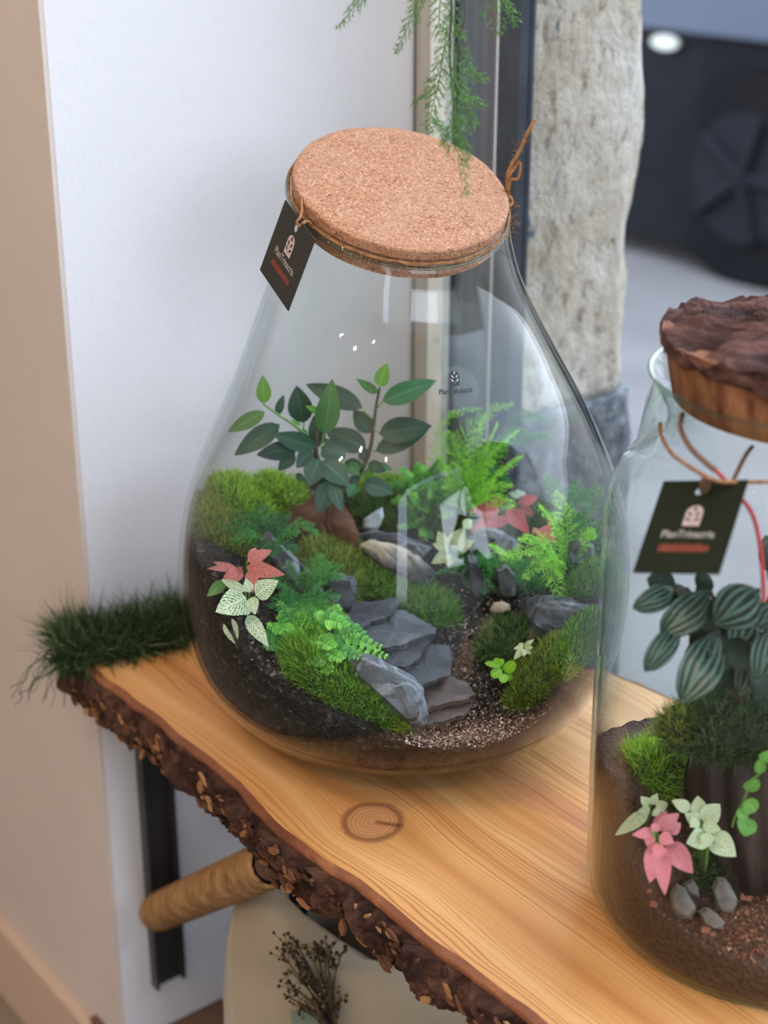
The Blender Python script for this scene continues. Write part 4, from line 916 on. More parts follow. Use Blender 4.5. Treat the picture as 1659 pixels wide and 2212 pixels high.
trock('tan_topped_stone', [(778, 1178), (800, 1168), (850, 1176), (893, 1196), (925, 1222), (935, 1248), (925, 1275), (905, 1270), (898, 1245), (868, 1222), (825, 1205), (790, 1195)], 'tan_rock', 'long weathered stone with a pale tan top in the middle of the large jar', .022, 12, .0, .08, rough=.0022)
trock('black_stone', [(775, 1158), (800, 1146), (850, 1150), (900, 1165), (930, 1182), (925, 1215), (880, 1215), (820, 1200), (780, 1182)], 'black_rock', 'black flaky stone behind the tan-topped stone', .03, 13, .02, .06)
trock('quartz_shard', [(783, 1140), (786, 1122), (812, 1104), (826, 1095), (828, 1116), (818, 1140), (806, 1150), (797, 1143)], 'quartz', 'upright white quartz shard beside the bonsai roots', .007, 14, .004, 0, rough=.0006, sub=2)
trock('quartz_chip', [(760, 1160), (790, 1150), (812, 1148), (806, 1158), (780, 1168), (764, 1172)], 'slate_light', 'flat grey slate chip in front of the white quartz shard', .008, 15, .0, 0, rough=.0006)
trock('black_ridge_stone', [(1012, 1170), (1030, 1150), (1048, 1140), (1085, 1150), (1120, 1165), (1125, 1190), (1100, 1210), (1050, 1215), (1018, 1205)], 'black_rock', 'black ridged stone below the crimson-leaved plant', .025, 16, .01, .05)
trock('upright_slate', [(1012, 1200), (1028, 1205), (1040, 1240), (1042, 1285), (1030, 1300), (1016, 1280), (1008, 1240)], 'slate', 'narrow upright slate under the feathery fern', .02, 17, .01, .02)
trock('upright_slate', [(1070, 1225), (1095, 1215), (1112, 1240), (1115, 1290), (1095, 1305), (1076, 1290)], 'black_rock', 'wider upright dark slate right of the narrow one', .02, 18, .01, .02)
trock('crystal_stone', [(1218, 1195), (1232, 1168), (1250, 1162), (1275, 1178), (1285, 1205), (1265, 1225), (1232, 1222)], 'veined', 'angular grey stone with pale facets at the right glass wall', .02, 19, .004, .04)
trock('dark_boulder', [(1140, 1300), (1170, 1285), (1230, 1292), (1280, 1310), (1290, 1345), (1240, 1370), (1170, 1372), (1135, 1345)], 'black_rock', 'large dark rounded stone at the right behind the green moss', .05, 20, .02, .05, rough=.0016)
trock('tan_pebble', [(1058, 1318), (1066, 1302), (1084, 1298), (1100, 1306), (1102, 1318), (1084, 1326), (1064, 1326)], 'tan_stone', 'pale tan pebble at the head of the gravel path', .010, 21, 0, 0, rough=.0005)
trock('left_slate', [(548, 1165), (580, 1150), (612, 1180), (640, 1205), (658, 1240), (665, 1262), (640, 1268), (610, 1240), (570, 1200)], 'veined', 'grey slanting slate above the pink-leaved plant', .02, 22, .012, .06)
trock('slope_slate', [(700, 1250), (735, 1235), (765, 1245), (775, 1280), (755, 1320), (720, 1330), (700, 1300)], 'slate', 'dark slate leaning above the slab stack', .02, 23, .01, .08)
trock('slope_slate', [(645, 1215), (662, 1222), (690, 1268), (700, 1290), (680, 1300), (655, 1262)], 'black_rock', 'small black slate left of the leaning slope slate', .014, 24, .006, .05)
trock('pebble', [(960, 1520), (972, 1510), (985, 1514), (984, 1526), (968, 1530)], 'slate_light', 'small angular grey pebble on the foot slate', .006, 25, -.002, 0, rough=.0004)

# ------------------------------------------------------------------ feathery ferns
def plume(parent, pts, blen, nb, mat, nlen=.0045, stem=.00045, flat=.25, up=(0, -.3, 1), seed=0, w=.00042, dense=9, name='frond', taper=.75, clip=jclip, droop=.12):
    rr = np.random.default_rng(seed+50); S_ = spline(pts, 10); mb = MB(); n = len(S_)
    mb.tube([Vector(clip(tuple(p))) for p in S_[::2]]+[Vector(clip(tuple(S_[-1])))], np.linspace(stem, stem*.35, len(S_[::2])+1), 4, cap=False)
    upv = Vector(up)
    R_, Dn = [], []
    for b in range(nb):
        f = .10+.9*b/nb; x = f*(n-1); i = min(int(x), n-2); p = S_[i].lerp(S_[i+1], x-i); tg = (S_[i+1]-S_[i]).normalized()
        sd = tg.cross(upv).normalized(); sg = 1 if b % 2 else -1; prof = (math.sin(PI*min(1, (f*.92+.12)))**.7)*(1-.35*f)
        L = blen*prof*rr.uniform(.75, 1.15); dv = (tg*rr.uniform(.55, .8)+sd*sg+upv.normalized()*rr.normal(0, flat)).normalized(); nrm_ = dv.cross(tg).normalized()
        m = max(3, int(dense*L/blen)+2)
        q0_ = p
        for k in range(1, m+1):
            g_ = k/m; q = p+dv*L*g_+tg*L*.15*g_*g_+Vector((0, 0, -droop*L*g_*g_))
            R_.append(q0_); Dn.append((q-q0_)*1.15)
            for s_ in (-1, 1):
                R_.append(q); d3 = (dv*.8+tg*.5*s_ +nrm_*rr.normal(0, .3)+Vector(rr.normal(0, .22, 3))).normalized(); Dn.append(d3*nlen*(1-.45*g_)*rr.uniform(.7, 1.2))
            q0_ = q
    R_ = np.array([tuple(v) for v in R_]); Dn = np.array([tuple(v) for v in Dn]); sdv = np.cross(Dn, rr.normal(0, 1, Dn.shape)); sdv /= np.linalg.norm(sdv, axis=1)[:, None]
    V = np.stack([R_-sdv*w*.5, R_+sdv*w*.5, R_+Dn], axis=1).reshape(-1, 3); k = len(mb.v); V = [clip(tuple(v)) for v in V.tolist()]
    mb.v.extend(V); mb.uv.extend([(0, 0)]*len(V)); mb.f.extend((k+3*i, k+3*i+1, k+3*i+2) for i in range(len(R_))); mb.mi.extend([0]*len(R_))
    return mb.build(name, M[mat], parent)
def feathery(name, root, fronds, label, group=None, cat='fern', **kw):
    e = empty(name, root, label, cat, group)
    for i, fr_ in enumerate(fronds):
        pts, bl, nb, mat = fr_[:4]; plume(e, pts, bl, nb, mat, seed=i+len(label), **kw)
    return e
def ppts(lst, Y0): # (px, py, dY)
    return [atY(x, y, Y0+d) for x, y, d in lst]
# big lime feathery fern at the right back
r0 = tpos(1010, 1120); Y0 = r0.y
FR = []
def fr_add(root, mids, tip, bl, nb, mat, Y=None, dY=(0, 0, 0)):
    Y = Y or Y0; FR.append((ppts([(root[0], root[1], dY[0])]+[(m[0], m[1], dY[1]) for m in mids]+[(tip[0], tip[1], dY[2])], Y), bl, nb, mat))
fr_add((1010, 1115), [(1020, 1010)], (1048, 898), .018, 44, 'asp_lime', dY=(0, .01, .0))
fr_add((1010, 1115), [(1030, 1020)], (1075, 912), .014, 38, 'asp_lime', dY=(0, .0, -.02))
fr_add((1005, 1115), [(985, 1010)], (968, 930), .014, 36, 'asp_lime', dY=(0, .01, .02))
fr_add((1005, 1115), [(975, 1040)], (950, 985), .012, 32, 'asp_lime', dY=(0, .0, -.01))
fr_add((1015, 1115), [(1050, 1000)], (1120, 930), .016, 44, 'asp_lime', dY=(0, -.01, -.03))
fr_add((1015, 1115), [(1060, 1040)], (1130, 985), .016, 44, 'asp_lime', dY=(0, -.02, -.04))
fr_add((1010, 1115), [(1040, 1060)], (1105, 1050), .014, 40, 'asp_lime', dY=(0, -.02, -.045))
fr_add((1010, 1115), [(1010, 1040), (1050, 985)], (1095, 960), .016, 44, 'asp_lime', dY=(0, 0, .01))
fr_add((1000, 1115), [(990, 1060)], (1000, 965), .016, 40, 'asp_green', dY=(.01, .015, .02))
fr_add((1010, 1115), [(1030, 1060)], (1060, 1000), .018, 46, 'asp_green', dY=(.01, .02, .02))
fr_add((1010, 1115), [(1045, 1050)], (1085, 1020), .018, 46, 'asp_green', dY=(.0, .01, .02))
fr_add((1000, 1115), [(975, 1070)], (960, 1030), .014, 36, 'asp_green', dY=(.0, .01, .02))
fr_add((1015, 1110), [(1080, 960), (1140, 940)], (1195, 945), .011, 40, 'asp_green', dY=(.01, .0, -.01))
fr_add((1010, 1110), [(1000, 960), (1060, 890)], (1130, 860), .009, 36, 'asp_lime', dY=(.02, .03, .03))
fr_add((1000, 1115), [(940, 1050), (960, 910)], (1045, 880), .006, 40, 'asp_lime', dY=(.02, .03, .04))
fr_add((1015, 1110), [(1110, 920), (1190, 885)], (1262, 905), .010, 40, 'asp_green', dY=(.02, .02, .01))
fr_add((1015, 1115), [(1050, 1075)], (1110, 1095), .013, 34, 'asp_lime', dY=(-.01, -.03, -.05))
FR = [(a_, b_*1.3, int(c_*1.25), d_) for a_, b_, c_, d_ in FR]
feathery('feathery_asparagus_fern', r0, FR, 'tall lime-green feathery fern standing at the back right of the large jar', dense=11, w=.0006)
FR = []; r1 = tpos(1235, 1235); Y1 = r1.y
for i, (mx_, my_, tx_, ty_, bl, mt, d) in enumerate([(1200, 1140, 1165, 1095, .013, 'asp_lime', -.01), (1225, 1130, 1200, 1060, .012, 'asp_lime', .01), (1180, 1170, 1120, 1165, .012, 'asp_lime', -.02), (1170, 1180, 1100, 1205, .014, 'asp_lime', -.03), (1190, 1200, 1130, 1250, .013, 'asp_lime', -.03), (1160, 1200, 1075, 1195, .010, 'asp_lime', -.03),
        (1190, 1230, 1215, 1300, .012, 'asp_lime', -.035), (1240, 1150, 1262, 1110, .013, 'asp_green', .01), (1260, 1160, 1285, 1150, .010, 'asp_lime', .0), (1210, 1080, 1180, 1030, .012, 'asp_green', .03), (1250, 1090, 1240, 1040, .012, 'asp_green', .03), (1275, 1100, 1290, 1050, .010, 'asp_green', .02), (1290, 1150, 1310, 1120, .008, 'asp_green', .01)]):
    FR.append((ppts([(1225+(tx_-1225)*.15, 1225, 0), (mx_, my_, d*.5), (tx_, ty_, d)], Y1), bl, 40, mt))
feathery('feathery_asparagus_fern', r1, FR, 'low lime feathery fern at the right glass wall beside the pale-faceted stone', w=.0006)
FR = []; r2 = tpos(1110, 1235); Y2 = r2.y
for i, (mx_, my_, tx_, ty_, bl, mt, d) in enumerate([(1020, 1225, 940, 1238, .007, 'asp_green', -.01), (1010, 1215, 1015, 1270, .010, 'asp_blue', -.02), (1050, 1210, 1048, 1285, .013, 'asp_green', -.025), (1065, 1220, 1085, 1290, .011, 'asp_green', -.025), (1090, 1200, 1060, 1180, .012, 'asp_lime', -.02), (1130, 1230, 1150, 1290, .014, 'asp_green', -.03), (1160, 1240, 1200, 1290, .014, 'asp_green', -.03), (1170, 1260, 1205, 1340, .010, 'asp_green', -.04), (1140, 1250, 1175, 1325, .012, 'asp_blue', -.03), (1180, 1230, 1240, 1255, .012, 'asp_green', -.02), (1120, 1215, 1110, 1260, .014, 'asp_green', -.03), (1000, 1210, 985, 1195, .010, 'asp_blue', .0)]):
    FR.append((ppts([(1105, 1228, 0), (mx_, my_-6, d*.6), (tx_, ty_, d)], Y2), bl, 42, mt))
feathery('feathery_asparagus_fern', r2, FR, 'green feathery fern hanging over the upright slates right of the path', droop=.3)
FR = []; r3 = tpos(575, 1200); Y3 = r3.y
for i, (mx_, my_, tx_, ty_, bl, mt, d) in enumerate([(530, 1150, 470, 1135, .012, 'asp_blue', -.01), (550, 1135, 510, 1105, .012, 'asp_blue', .01), (570, 1130, 560, 1095, .013, 'asp_blue', .01), (600, 1140, 625, 1120, .014, 'asp_blue', -.01), (605, 1160, 645, 1150, .013, 'asp_green', -.02), (600, 1175, 640, 1190, .012, 'asp_blue', -.03), (560, 1160, 500, 1165, .012, 'asp_green', -.02), (530, 1170, 450, 1190, .010, 'asp_blue', -.02), (590, 1150, 600, 1110, .014, 'asp_blue', .0), (640, 1130, 690, 1155, .007, 'asp_green', -.01), (580, 1170, 590, 1200, .012, 'asp_blue', -.03)]):
    FR.append((ppts([(575, 1190, 0), (mx_, my_, d*.6), (tx_, ty_, d)], Y3), bl, 42, mt))
feathery('feathery_asparagus_fern', r3, FR, 'bluish-green feathery fern in front of the left moss cushions')
FR = []; r4 = tpos(650, 1290); Y4 = r4.y
for i, (mx_, my_, tx_, ty_, bl, mt, d) in enumerate([(680, 1240, 740, 1222, .009, 'asp_green', -.01), (670, 1230, 700, 1200, .010, 'asp_green', .01), (690, 1250, 745, 1245, .008, 'asp_green', -.01), (640, 1250, 620, 1215, .010, 'asp_blue', -.01), (620, 1270, 590, 1255, .012, 'asp_green', -.02), (640, 1290, 600, 1320, .013, 'asp_green', -.03), (665, 1280, 690, 1260, .013, 'asp_green', -.02), (680, 1290, 735, 1290, .013, 'asp_green', -.02), (690, 1310, 750, 1335, .011, 'asp_lime', -.03), (650, 1300, 670, 1350, .013, 'asp_green', -.04), (620, 1290, 575, 1310, .010, 'asp_green', -.03), (660, 1280, 660, 1235, .013, 'asp_green', .0), (675, 1300, 715, 1335, .013, 'asp_green', -.03), (620, 1310, 560, 1345, .012, 'asp_green', -.035), (640, 1320, 610, 1360, .013, 'asp_lime', -.045), (665, 1320, 640, 1375, .013, 'asp_lime', -.05), (700, 1320, 735, 1365, .012, 'asp_lime', -.04), (610, 1250, 565, 1225, .012, 'asp_blue', .0), (680, 1250, 715, 1215, .012, 'asp_green', .0), (600, 1290, 545, 1285, .011, 'asp_blue', -.02)]):
    FR.append((ppts([(650, 1285, 0), (mx_, my_, d*.6), (tx_, ty_, d)], Y4), bl, 42, mt))
feathery('feathery_asparagus_fern', r4, FR, 'green feathery fern between the white-veined plant and the slab stack')

# ------------------------------------------------------------------ leafy ferns
def pinna_frond(parent, pts, mat, n=22, ll=.011, lw=.0065, up=(0, -.5, 1), seed=0, clip=jclip, name='frond', curl=.25):
    rr = random.Random(seed); S_ = spline(pts, 8); N_ = len(S_); mb = MB(); upv = Vector(up).normalized()
    mb.tube(S_, np.linspace(.0006, .0002, N_), 5, cap=False)
    for b in range(n*2):
        f = .08+.92*(b//2)/n; x = f*(N_-1); i = min(int(x), N_-2); p = S_[i].lerp(S_[i+1], x-i); tg = (S_[i+1]-S_[i]).normalized(); sd = tg.cross(upv).normalized()*(1 if b % 2 else -1)
        k = (1-f**2.2)*.85+.15; k *= min(1, .45+f*3); L = ll*k*rr.uniform(.85, 1.15); W_ = lw*k*rr.uniform(.85, 1.15); dv = (sd+tg*.45+upv*rr.uniform(-.15, .3)).normalized(); nn = upv+tg*.2; wd = dv.cross(nn).normalized(); 
        pts_ = []
        for (u, v) in ((0, 0), (.18, .42), (.34, .36), (.46, .52), (.62, .40), (.74, .44), (.88, .24), (1, 0), (.88, -.24), (.74, -.44), (.62, -.36), (.46, -.52), (.34, -.36), (.18, -.42)):
            pts_.append(p+dv*(u*L)+wd*(v*W_)+upv*(-curl*L*u*u+.25*L*abs(v)*rr.uniform(.4, 1)))
        c_ = p+dv*L*.5+upv*(-curl*L*.3); q = [c_]+pts_; mb.add([clip(tuple(a)) for a in q], [(0, 1+i_, 1+(i_+1) % 14) for i_ in range(14)])
    return mb.build(name, M[mat], parent)
def leafy_fern(root, Y, fr_, label, mats=('fern_leaf', 'fern_dark'), **kw):
    e = empty('button_fern', root, label, 'fern')
    for i, (m, t_, d) in enumerate(fr_):
        pinna_frond(e, ppts([(ROOT[0], ROOT[1], 0), (m[0], m[1], d*.5), (t_[0], t_[1], d)], Y), mats[0] if i % 3 else mats[1], seed=i, **kw)
ROOT = (665, 1385); rf = tpos(*ROOT)
leafy_fern(rf, rf.y, [((720, 1340), (800, 1385), -.01), ((710, 1365), (828, 1400), -.02), ((720, 1385), (840, 1420), -.03), ((700, 1390), (780, 1420), -.04), ((690, 1400), (742, 1425), -.045), ((640, 1370), (575, 1350), -.02), ((630, 1380), (572, 1400), -.03), ((640, 1400), (585, 1430), -.035), ((660, 1405), (640, 1445), -.045), ((680, 1400), (690, 1440), -.05), ((690, 1350), (745, 1330), .01), ((650, 1350), (630, 1318), .01), ((670, 1350), (690, 1300), .02), ((700, 1340), (755, 1352), -.01), ((640, 1360), (600, 1330), .0), ((700, 1375), (770, 1365), -.02), ((650, 1390), (600, 1415), -.03), ((690, 1385), (720, 1400), -.04), ((620, 1370), (555, 1375), -.025), ((610, 1400), (560, 1425), -.035), ((630, 1415), (600, 1455), -.045), ((650, 1365), (600, 1300), .0), ((700, 1350), (735, 1310), .01), ((680, 1410), (715, 1455), -.05)],
           'bright green leafy fern with scalloped leaflets above the front moss', n=17, ll=.0125, lw=.0078)
ROOT = (920, 1110); rf = tpos(*ROOT)
leafy_fern(rf, rf.y, [((890, 1060), (840, 1045), 0), ((900, 1050), (862, 1010), .0), ((915, 1040), (900, 1000), .01), ((930, 1040), (955, 990), .02), ((940, 1060), (985, 1035), .0), ((890, 1080), (845, 1085), -.01), ((885, 1100), (835, 1130), -.02), ((895, 1120), (858, 1150), -.03), ((905, 1130), (895, 1185), -.035), ((920, 1130), (925, 1170), -.04), ((940, 1110), (980, 1110), -.02), ((945, 1090), (990, 1070), .0), ((925, 1080), (930, 1040), -.02), ((910, 1090), (880, 1060), -.02), ((935, 1120), (965, 1150), -.03)],
           'bright green leafy fern with broad scalloped leaflets at the back centre right', n=14, ll=.0115, lw=.0085)

# ------------------------------------------------------------------ moss cushions
def tmoss(name, px, py, rx, ry, h, n, L, w, mat, label, rot=0, seed=0, **kw):
    c = tpos(px, py); c.z = ter(c.x, c.y)-.002
    return moss(name, c, rx, ry, h, n, L, w, mat, label, 'moss', rot, seed, ground=ter, clip=jclip, **kw)
tmoss('moss_cushion', 515, 1088, .026, .026, .020, 4600, .0085, .0007, 'moss_bright', 'rounded bright moss cushion at the upper left of the large jar', seed=1)
tmoss('moss_cushion', 605, 1092, .021, .023, .024, 4000, .0095, .0007, 'moss_bright', 'taller bright moss cushion left of the bonsai trunk', seed=2, rnd=.55)
tmoss('moss_cushion', 445, 1130, .022, .036, .014, 4200, .009, .0006, 'moss_olive', 'olive brown moss sprawling along the left glass wall', .2, 3, rnd=.7)
tmoss('moss_cushion', 500, 1165, .028, .024, .012, 3600, .009, .0006, 'moss_olive', 'flat olive moss in front of the rounded left cushion', 0, 4, rnd=.7)
tmoss('moss_cushion', 720, 1235, .024, .028, .016, 4200, .0095, .0007, 'moss_olive', 'olive star moss below the bonsai roots', 0, 5, rnd=.6)
tmoss('moss_cushion', 745, 1180, .012, .012, .012, 1600, .006, .0005, 'moss_bright', 'small yellow-green moss tuft at the right foot of the bonsai', 0, 6)
tmoss('moss_cushion', 850, 1275, .032, .020, .012, 4400, .0105, .0006, 'moss_mid', 'dense dark green moss beneath the tan-topped stone', -.2, 7, rnd=.8, base='moss_base_dry')
tmoss('moss_cushion', 925, 1320, .020, .016, .010, 2400, .011, .0006, 'moss_mid', 'shaggy green moss hanging towards the gravel path', -.3, 8, rnd=.8, base='moss_base_dry')
tmoss('moss_cushion', 825, 1110, .026, .024, .013, 3200, .0085, .0005, 'moss_dark', 'dark grassy moss behind the white quartz shard', 0, 9, rnd=.7)
tmoss('moss_cushion', 835, 1062, .022, .014, .014, 2600, .006, .0005, 'moss_bright', 'bright moss cushion at the back behind the bonsai', 0, 10)
tmoss('moss_cushion', 1095, 1390, .022, .020, .012, 2200, .009, .0004, 'moss_dark', 'wispy dark moss right of the gravel path', 0, 11, rnd=.9, base='moss_base_dry')
tmoss('moss_cushion', 1255, 1385, .026, .018, .013, 4200, .0065, .0005, 'moss_mid', 'bright green moss in front of the dark boulder', .5, 12)
tmoss('moss_cushion', 1165, 1460, .016, .034, .014, 4200, .0065, .0005, 'moss_olive', 'olive-yellow moss wedge against the front right glass', -.7, 13, rnd=.5)
tmoss('moss_cushion', 1215, 1425, .018, .020, .012, 3000, .0065, .0005, 'moss_bright', 'yellow-green moss behind the olive wedge', -.5, 14, rnd=.5)
tmoss('moss_cushion', 1290, 1260, .024, .022, .012, 2800, .007, .0005, 'moss_mid', 'green moss low on the right side of the large jar', .3, 15, rnd=.6)
tmoss('moss_cushion', 1160, 1130, .030, .022, .012, 2600, .007, .0005, 'moss_dark', 'dark green moss around the crimson-leaved plant', 0, 16, rnd=.7)
tmoss('moss_cushion', 960, 1130, .022, .020, .010, 2200, .007, .0005, 'moss_dark', 'dark moss underneath the back leafy fern', 0, 17, rnd=.7)
# front moss: long cushion pressed against the front-left glass
mc = tpos(742, 1500); mc.z = ter(mc.x, mc.y)-.001
moss('moss_cushion', mc, .043, .022, .021, 8000, .009, .0008, 'moss_front', 'long fresh green moss cushion pressed against the front glass', 'moss', -.20, 21, rnd=.42, ground=ter, clip=jclip, bias=(0, -.35, .5))

# ------------------------------------------------------------------ ficus bonsai
fb = tpos(712, 1165); YF = fb.y
fic = empty('ficus_bonsai', fb, 'small ficus bonsai with thick brown roots and dark oval leaves in the large jar', 'bonsai')
mb = MB()
def limb(mb, pts, rads, n=12): 
    S_ = spline(pts, 6); mb.tube(S_, np.interp(np.linspace(0, 1, len(S_)), np.linspace(0, 1, len(rads)), rads), n)
limb(mb, [atY(705, 1060, YF+.004), atY(698, 1090, YF), atY(668, 1108, YF-.006), atY(640, 1128, YF-.008), atY(628, 1150, YF-.006)], [.0055, .009, .0098, .007, .003])
limb(mb, [atY(705, 1070, YF), atY(722, 1105, YF-.008), atY(740, 1135, YF-.014), atY(755, 1165, YF-.014), atY(762, 1195, YF-.012)], [.006, .0095, .0095, .0075, .004])
limb(mb, [atY(700, 1080, YF), atY(690, 1115, YF-.008), atY(684, 1145, YF-.012), atY(680, 1175, YF-.01)], [.006, .0085, .006, .003])
limb(mb, [atY(712, 1085, YF-.004), atY(712, 1120, YF-.012), atY(716, 1150, YF-.016), atY(718, 1180, YF-.014)], [.005, .0055, .0045, .002])
for (a, b, c_) in (((655, 1120), (640, 1140), (648, 1170)), ((690, 1130), (700, 1150), (702, 1185)), ((735, 1150), (745, 1170), (740, 1200)), ((670, 1125), (664, 1150), (668, 1178))):
    limb(mb, [atY(*a, YF-.016), atY(*b, YF-.020), atY(*c_, YF-.016)], [.0026, .0024, .001], 7)
mb.v = [tuple(Vector(v)+Vector((noise.noise(Vector(v)*150), noise.noise(Vector(v)*150+Vector((9, 0, 0))), noise.noise(Vector(v)*150+Vector((0, 9, 0)))))*.0022+Vector((noise.noise(Vector(v)*420), noise.noise(Vector(v)*420+Vector((3, 0, 0))), 0))*.0008) for v in mb.v]
rv_ = np.array(mb.v); mb.build('root_trunk', M['root'], fic, smooth=True)
sel = rv_[rng.integers(0, len(rv_), 2600)]; cen_ = np.array(tuple(atY(706, 1130, YF))); nd = sel-cen_; nd /= np.linalg.norm(nd, axis=1)[:, None]
M['root_fibre'] = island('fine_root_fibre', [(0, (.04, .018, .010)), (.6, (.12, .055, .028)), (1, (.27, .14, .07))], .9, 0)
hb_ = MB(); blades(hb_, sel, nd*.6+np.array([0, -.2, -.2]), .0045, .00035, .8, .8); o_ = hb_.build('root_fibres', [M['root_fibre'], M['root_fibre']], fic); o_['kind'] = 'stuff'
mb = MB()
for i in range(26):
    x = random.uniform(645, 755); mb.tube(spline([atY(x, 1095+abs(x-705)*.5, YF-.012), atY(x+random.uniform(-8, 8), 1130, YF-.020), atY(x+random.uniform(-14, 14), 1185, YF-.018)], 5), .0004, 4)
mb.build('aerial_roots', M['root'], fic)
ST = {}
def stem(name, pts, r, mat):
    mb = MB(); S_ = spline([atY(x, y, YF+d) for x, y, d in pts], 6); mb.tube(S_, np.linspace(r[0], r[1], len(S_)), 7); mb.build(name, M[mat], fic, smooth=True)
stem('stem', [(706, 1075, 0), (702, 1040, 0), (688, 1000, 0), (682, 975, 0), (684, 940, 0), (691, 905, 0)], (.0035, .0012), 'stem_brown')
stem('stem', [(728, 1070, .006), (752, 1050, .01), (778, 1020, .01), (798, 975, .008), (806, 930, .006), (812, 880, .004), (820, 838, .0)], (.0024, .0009), 'stem_brown')
stem('twig', [(684, 965, 0), (665, 945, 0), (638, 920, -.004), (600, 895, -.006), (568, 872, -.006)], (.0016, .0007), 'stem_green')
stem('twig', [(700, 1045, 0), (712, 1030, -.01), (722, 1035, -.015)], (.0016, .0007), 'stem_green')
stem('twig', [(765, 1038, .008), (790, 1018, .0), (795, 1010, 0)], (.0012, .0006), 'stem_green')
FL = [ # crop coordinates (x3.318, offset 370,760): base, tip, width, depth base, depth tip, material
 ((665, 370), (655, 172), 104, -.006, -.010, 'ficus_lime'), ((760, 455), (805, 308), 62, -.004, .0, 'ficus'), ((672, 430), (402, 575), 108, -.006, -.012, 'ficus_lime2'),
 ((778, 520), (450, 740), 150, -.002, -.015, 'ficus'), ((950, 510), (895, 245), 172, .012, .015, 'ficus'), ((1372, 402), (960, 228), 150, .012, .02, 'ficus'),
 ((1095, 590), (1155, 205), 168, -.002, -.012, 'ficus_mid'), ((1078, 440), (965, 388), 50, -.002, -.010, 'ficus_lime'), ((1062, 680), (1022, 455), 118, .004, .006, 'ficus'),
 ((1040, 685), (730, 590), 135, -.004, -.016, 'ficus'), ((905, 690), (612, 738), 135, .004, -.006, 'ficus'), ((1398, 690), (1100, 560), 165, .010, .012, 'ficus'),
 ((1435, 580), (1305, 415), 130, .012, .02, 'ficus'), ((1490, 250), (1545, 84), 106, .0, -.004, 'ficus_lime'), ((1478, 296), (1330, 195), 66, .0, -.008, 'ficus_mid'),
 ((1512, 356), (1900, 205), 150, .004, .0, 'ficus_green'), ((1488, 585), (1865, 530), 180, .004, -.002, 'ficus'), ((1464, 712), (1840, 560), 140, .006, .004, 'ficus'),
 ((1070, 690), (1262, 712), 86, -.006, -.016, 'ficus_blue'), ((885, 730), (765, 850), 96, .0, -.006, 'ficus'), ((1005, 700), (897, 832), 112, -.002, -.010, 'ficus_blue'),
 ((1060, 765), (985, 965), 150, -.010, -.022, 'ficus_blue'), ((1078, 780), (1278, 955), 165, -.012, -.030, 'ficus_blue'), ((1084, 690), (1165, 772), 96, -.006, -.012, 'ficus_blue'),
 ((1140, 925), (1052, 1160), 138, -.018, -.032, 'ficus'), ((1150, 930), (1222, 1142), 98, -.018, -.034, 'ficus_blue'), ((1318, 945), (1268, 1042), 84, -.008, -.014, 'ficus_green'),
 ((1378, 935), (1592, 1012), 132, -.004, -.014, 'ficus_blue'), ((1265, 800), (1348, 884), 90, -.004, -.012, 'ficus_green'), ((1248, 792), (1382, 815), 76, -.002, -.006, 'ficus'),
 ((1410, 800), (1537, 858), 88, .004, -.004, 'ficus'), ((1450, 800), (1588, 846), 52, .006, .006, 'ficus_green'), ((1418, 768), (1345, 700), 96, .010, .012, 'ficus_blue'), ((1168, 775), (1258, 715), 76, -.002, .004, 'ficus_blue'),
 ((1385, 880), (1462, 890), 70, .004, .0, 'ficus_lime'), ((1055, 865), (1110, 940), 96, -.006, -.012, 'ficus'), ((940, 590), (968, 560), 60, .004, .006, 'ficus_green'), ((930, 870), (905, 925), 60, -.002, -.006, 'ficus'), ((1160, 700), (1100, 620), 70, .004, .006, 'ficus_blue'),
 ((1300, 880), (1340, 940), 70, .0, -.004, 'ficus_blue'), ((1245, 780), (1300, 860), 60, .002, -.002, 'ficus_lime'), ((930, 525), (858, 488), 26, .0, -.004, 'ficus_lime'), ((1010, 860), (1000, 960), 80, .0, -.005, 'ficus')]
M['ficus_lime2'] = leafmat('olive_green_ficus_leaf', (.055, .15, .030), (.095, .22, .045), .36, trans=.3); M['ficus_mid'] = leafmat('mid_green_ficus_leaf', (.035, .15, .035), (.055, .20, .05), .36, trans=.25); M['ficus_green'] = leafmat('fresh_green_ficus_leaf', (.035, .17, .065), (.055, .22, .085), .33, trans=.2)
for i, (b, t_, w, d0_, d1_, mt) in enumerate(FL):
    cv = lambda c: (370+c[0]/3.318, 760+c[1]/3.318)
    leaf_px('leaf', fic, cv(b), cv(t_), w/3.318*1.14, YF+d0_, YF+d1_, mt, up=.45, shape='oval', seed=i, bend=.10, fold=.14)
stem('petiole', [(700, 880+30, 0), (697, 950, -.001), (690, 965, 0)], (.0006, .0006), 'stem_green')
for (a, b) in (((780, 1010), (790, 1000)), ((806, 925), (820, 935)), ((800, 975), (813, 975)), ((812, 885), (826, 868)), ((805, 905), (783, 885)), ((820, 838), (814, 846)), ((655, 935), (656, 914))): stem('petiole', [(a[0], a[1], .004), (b[0], b[1], .004)], (.0006, .0006), 'stem_green')

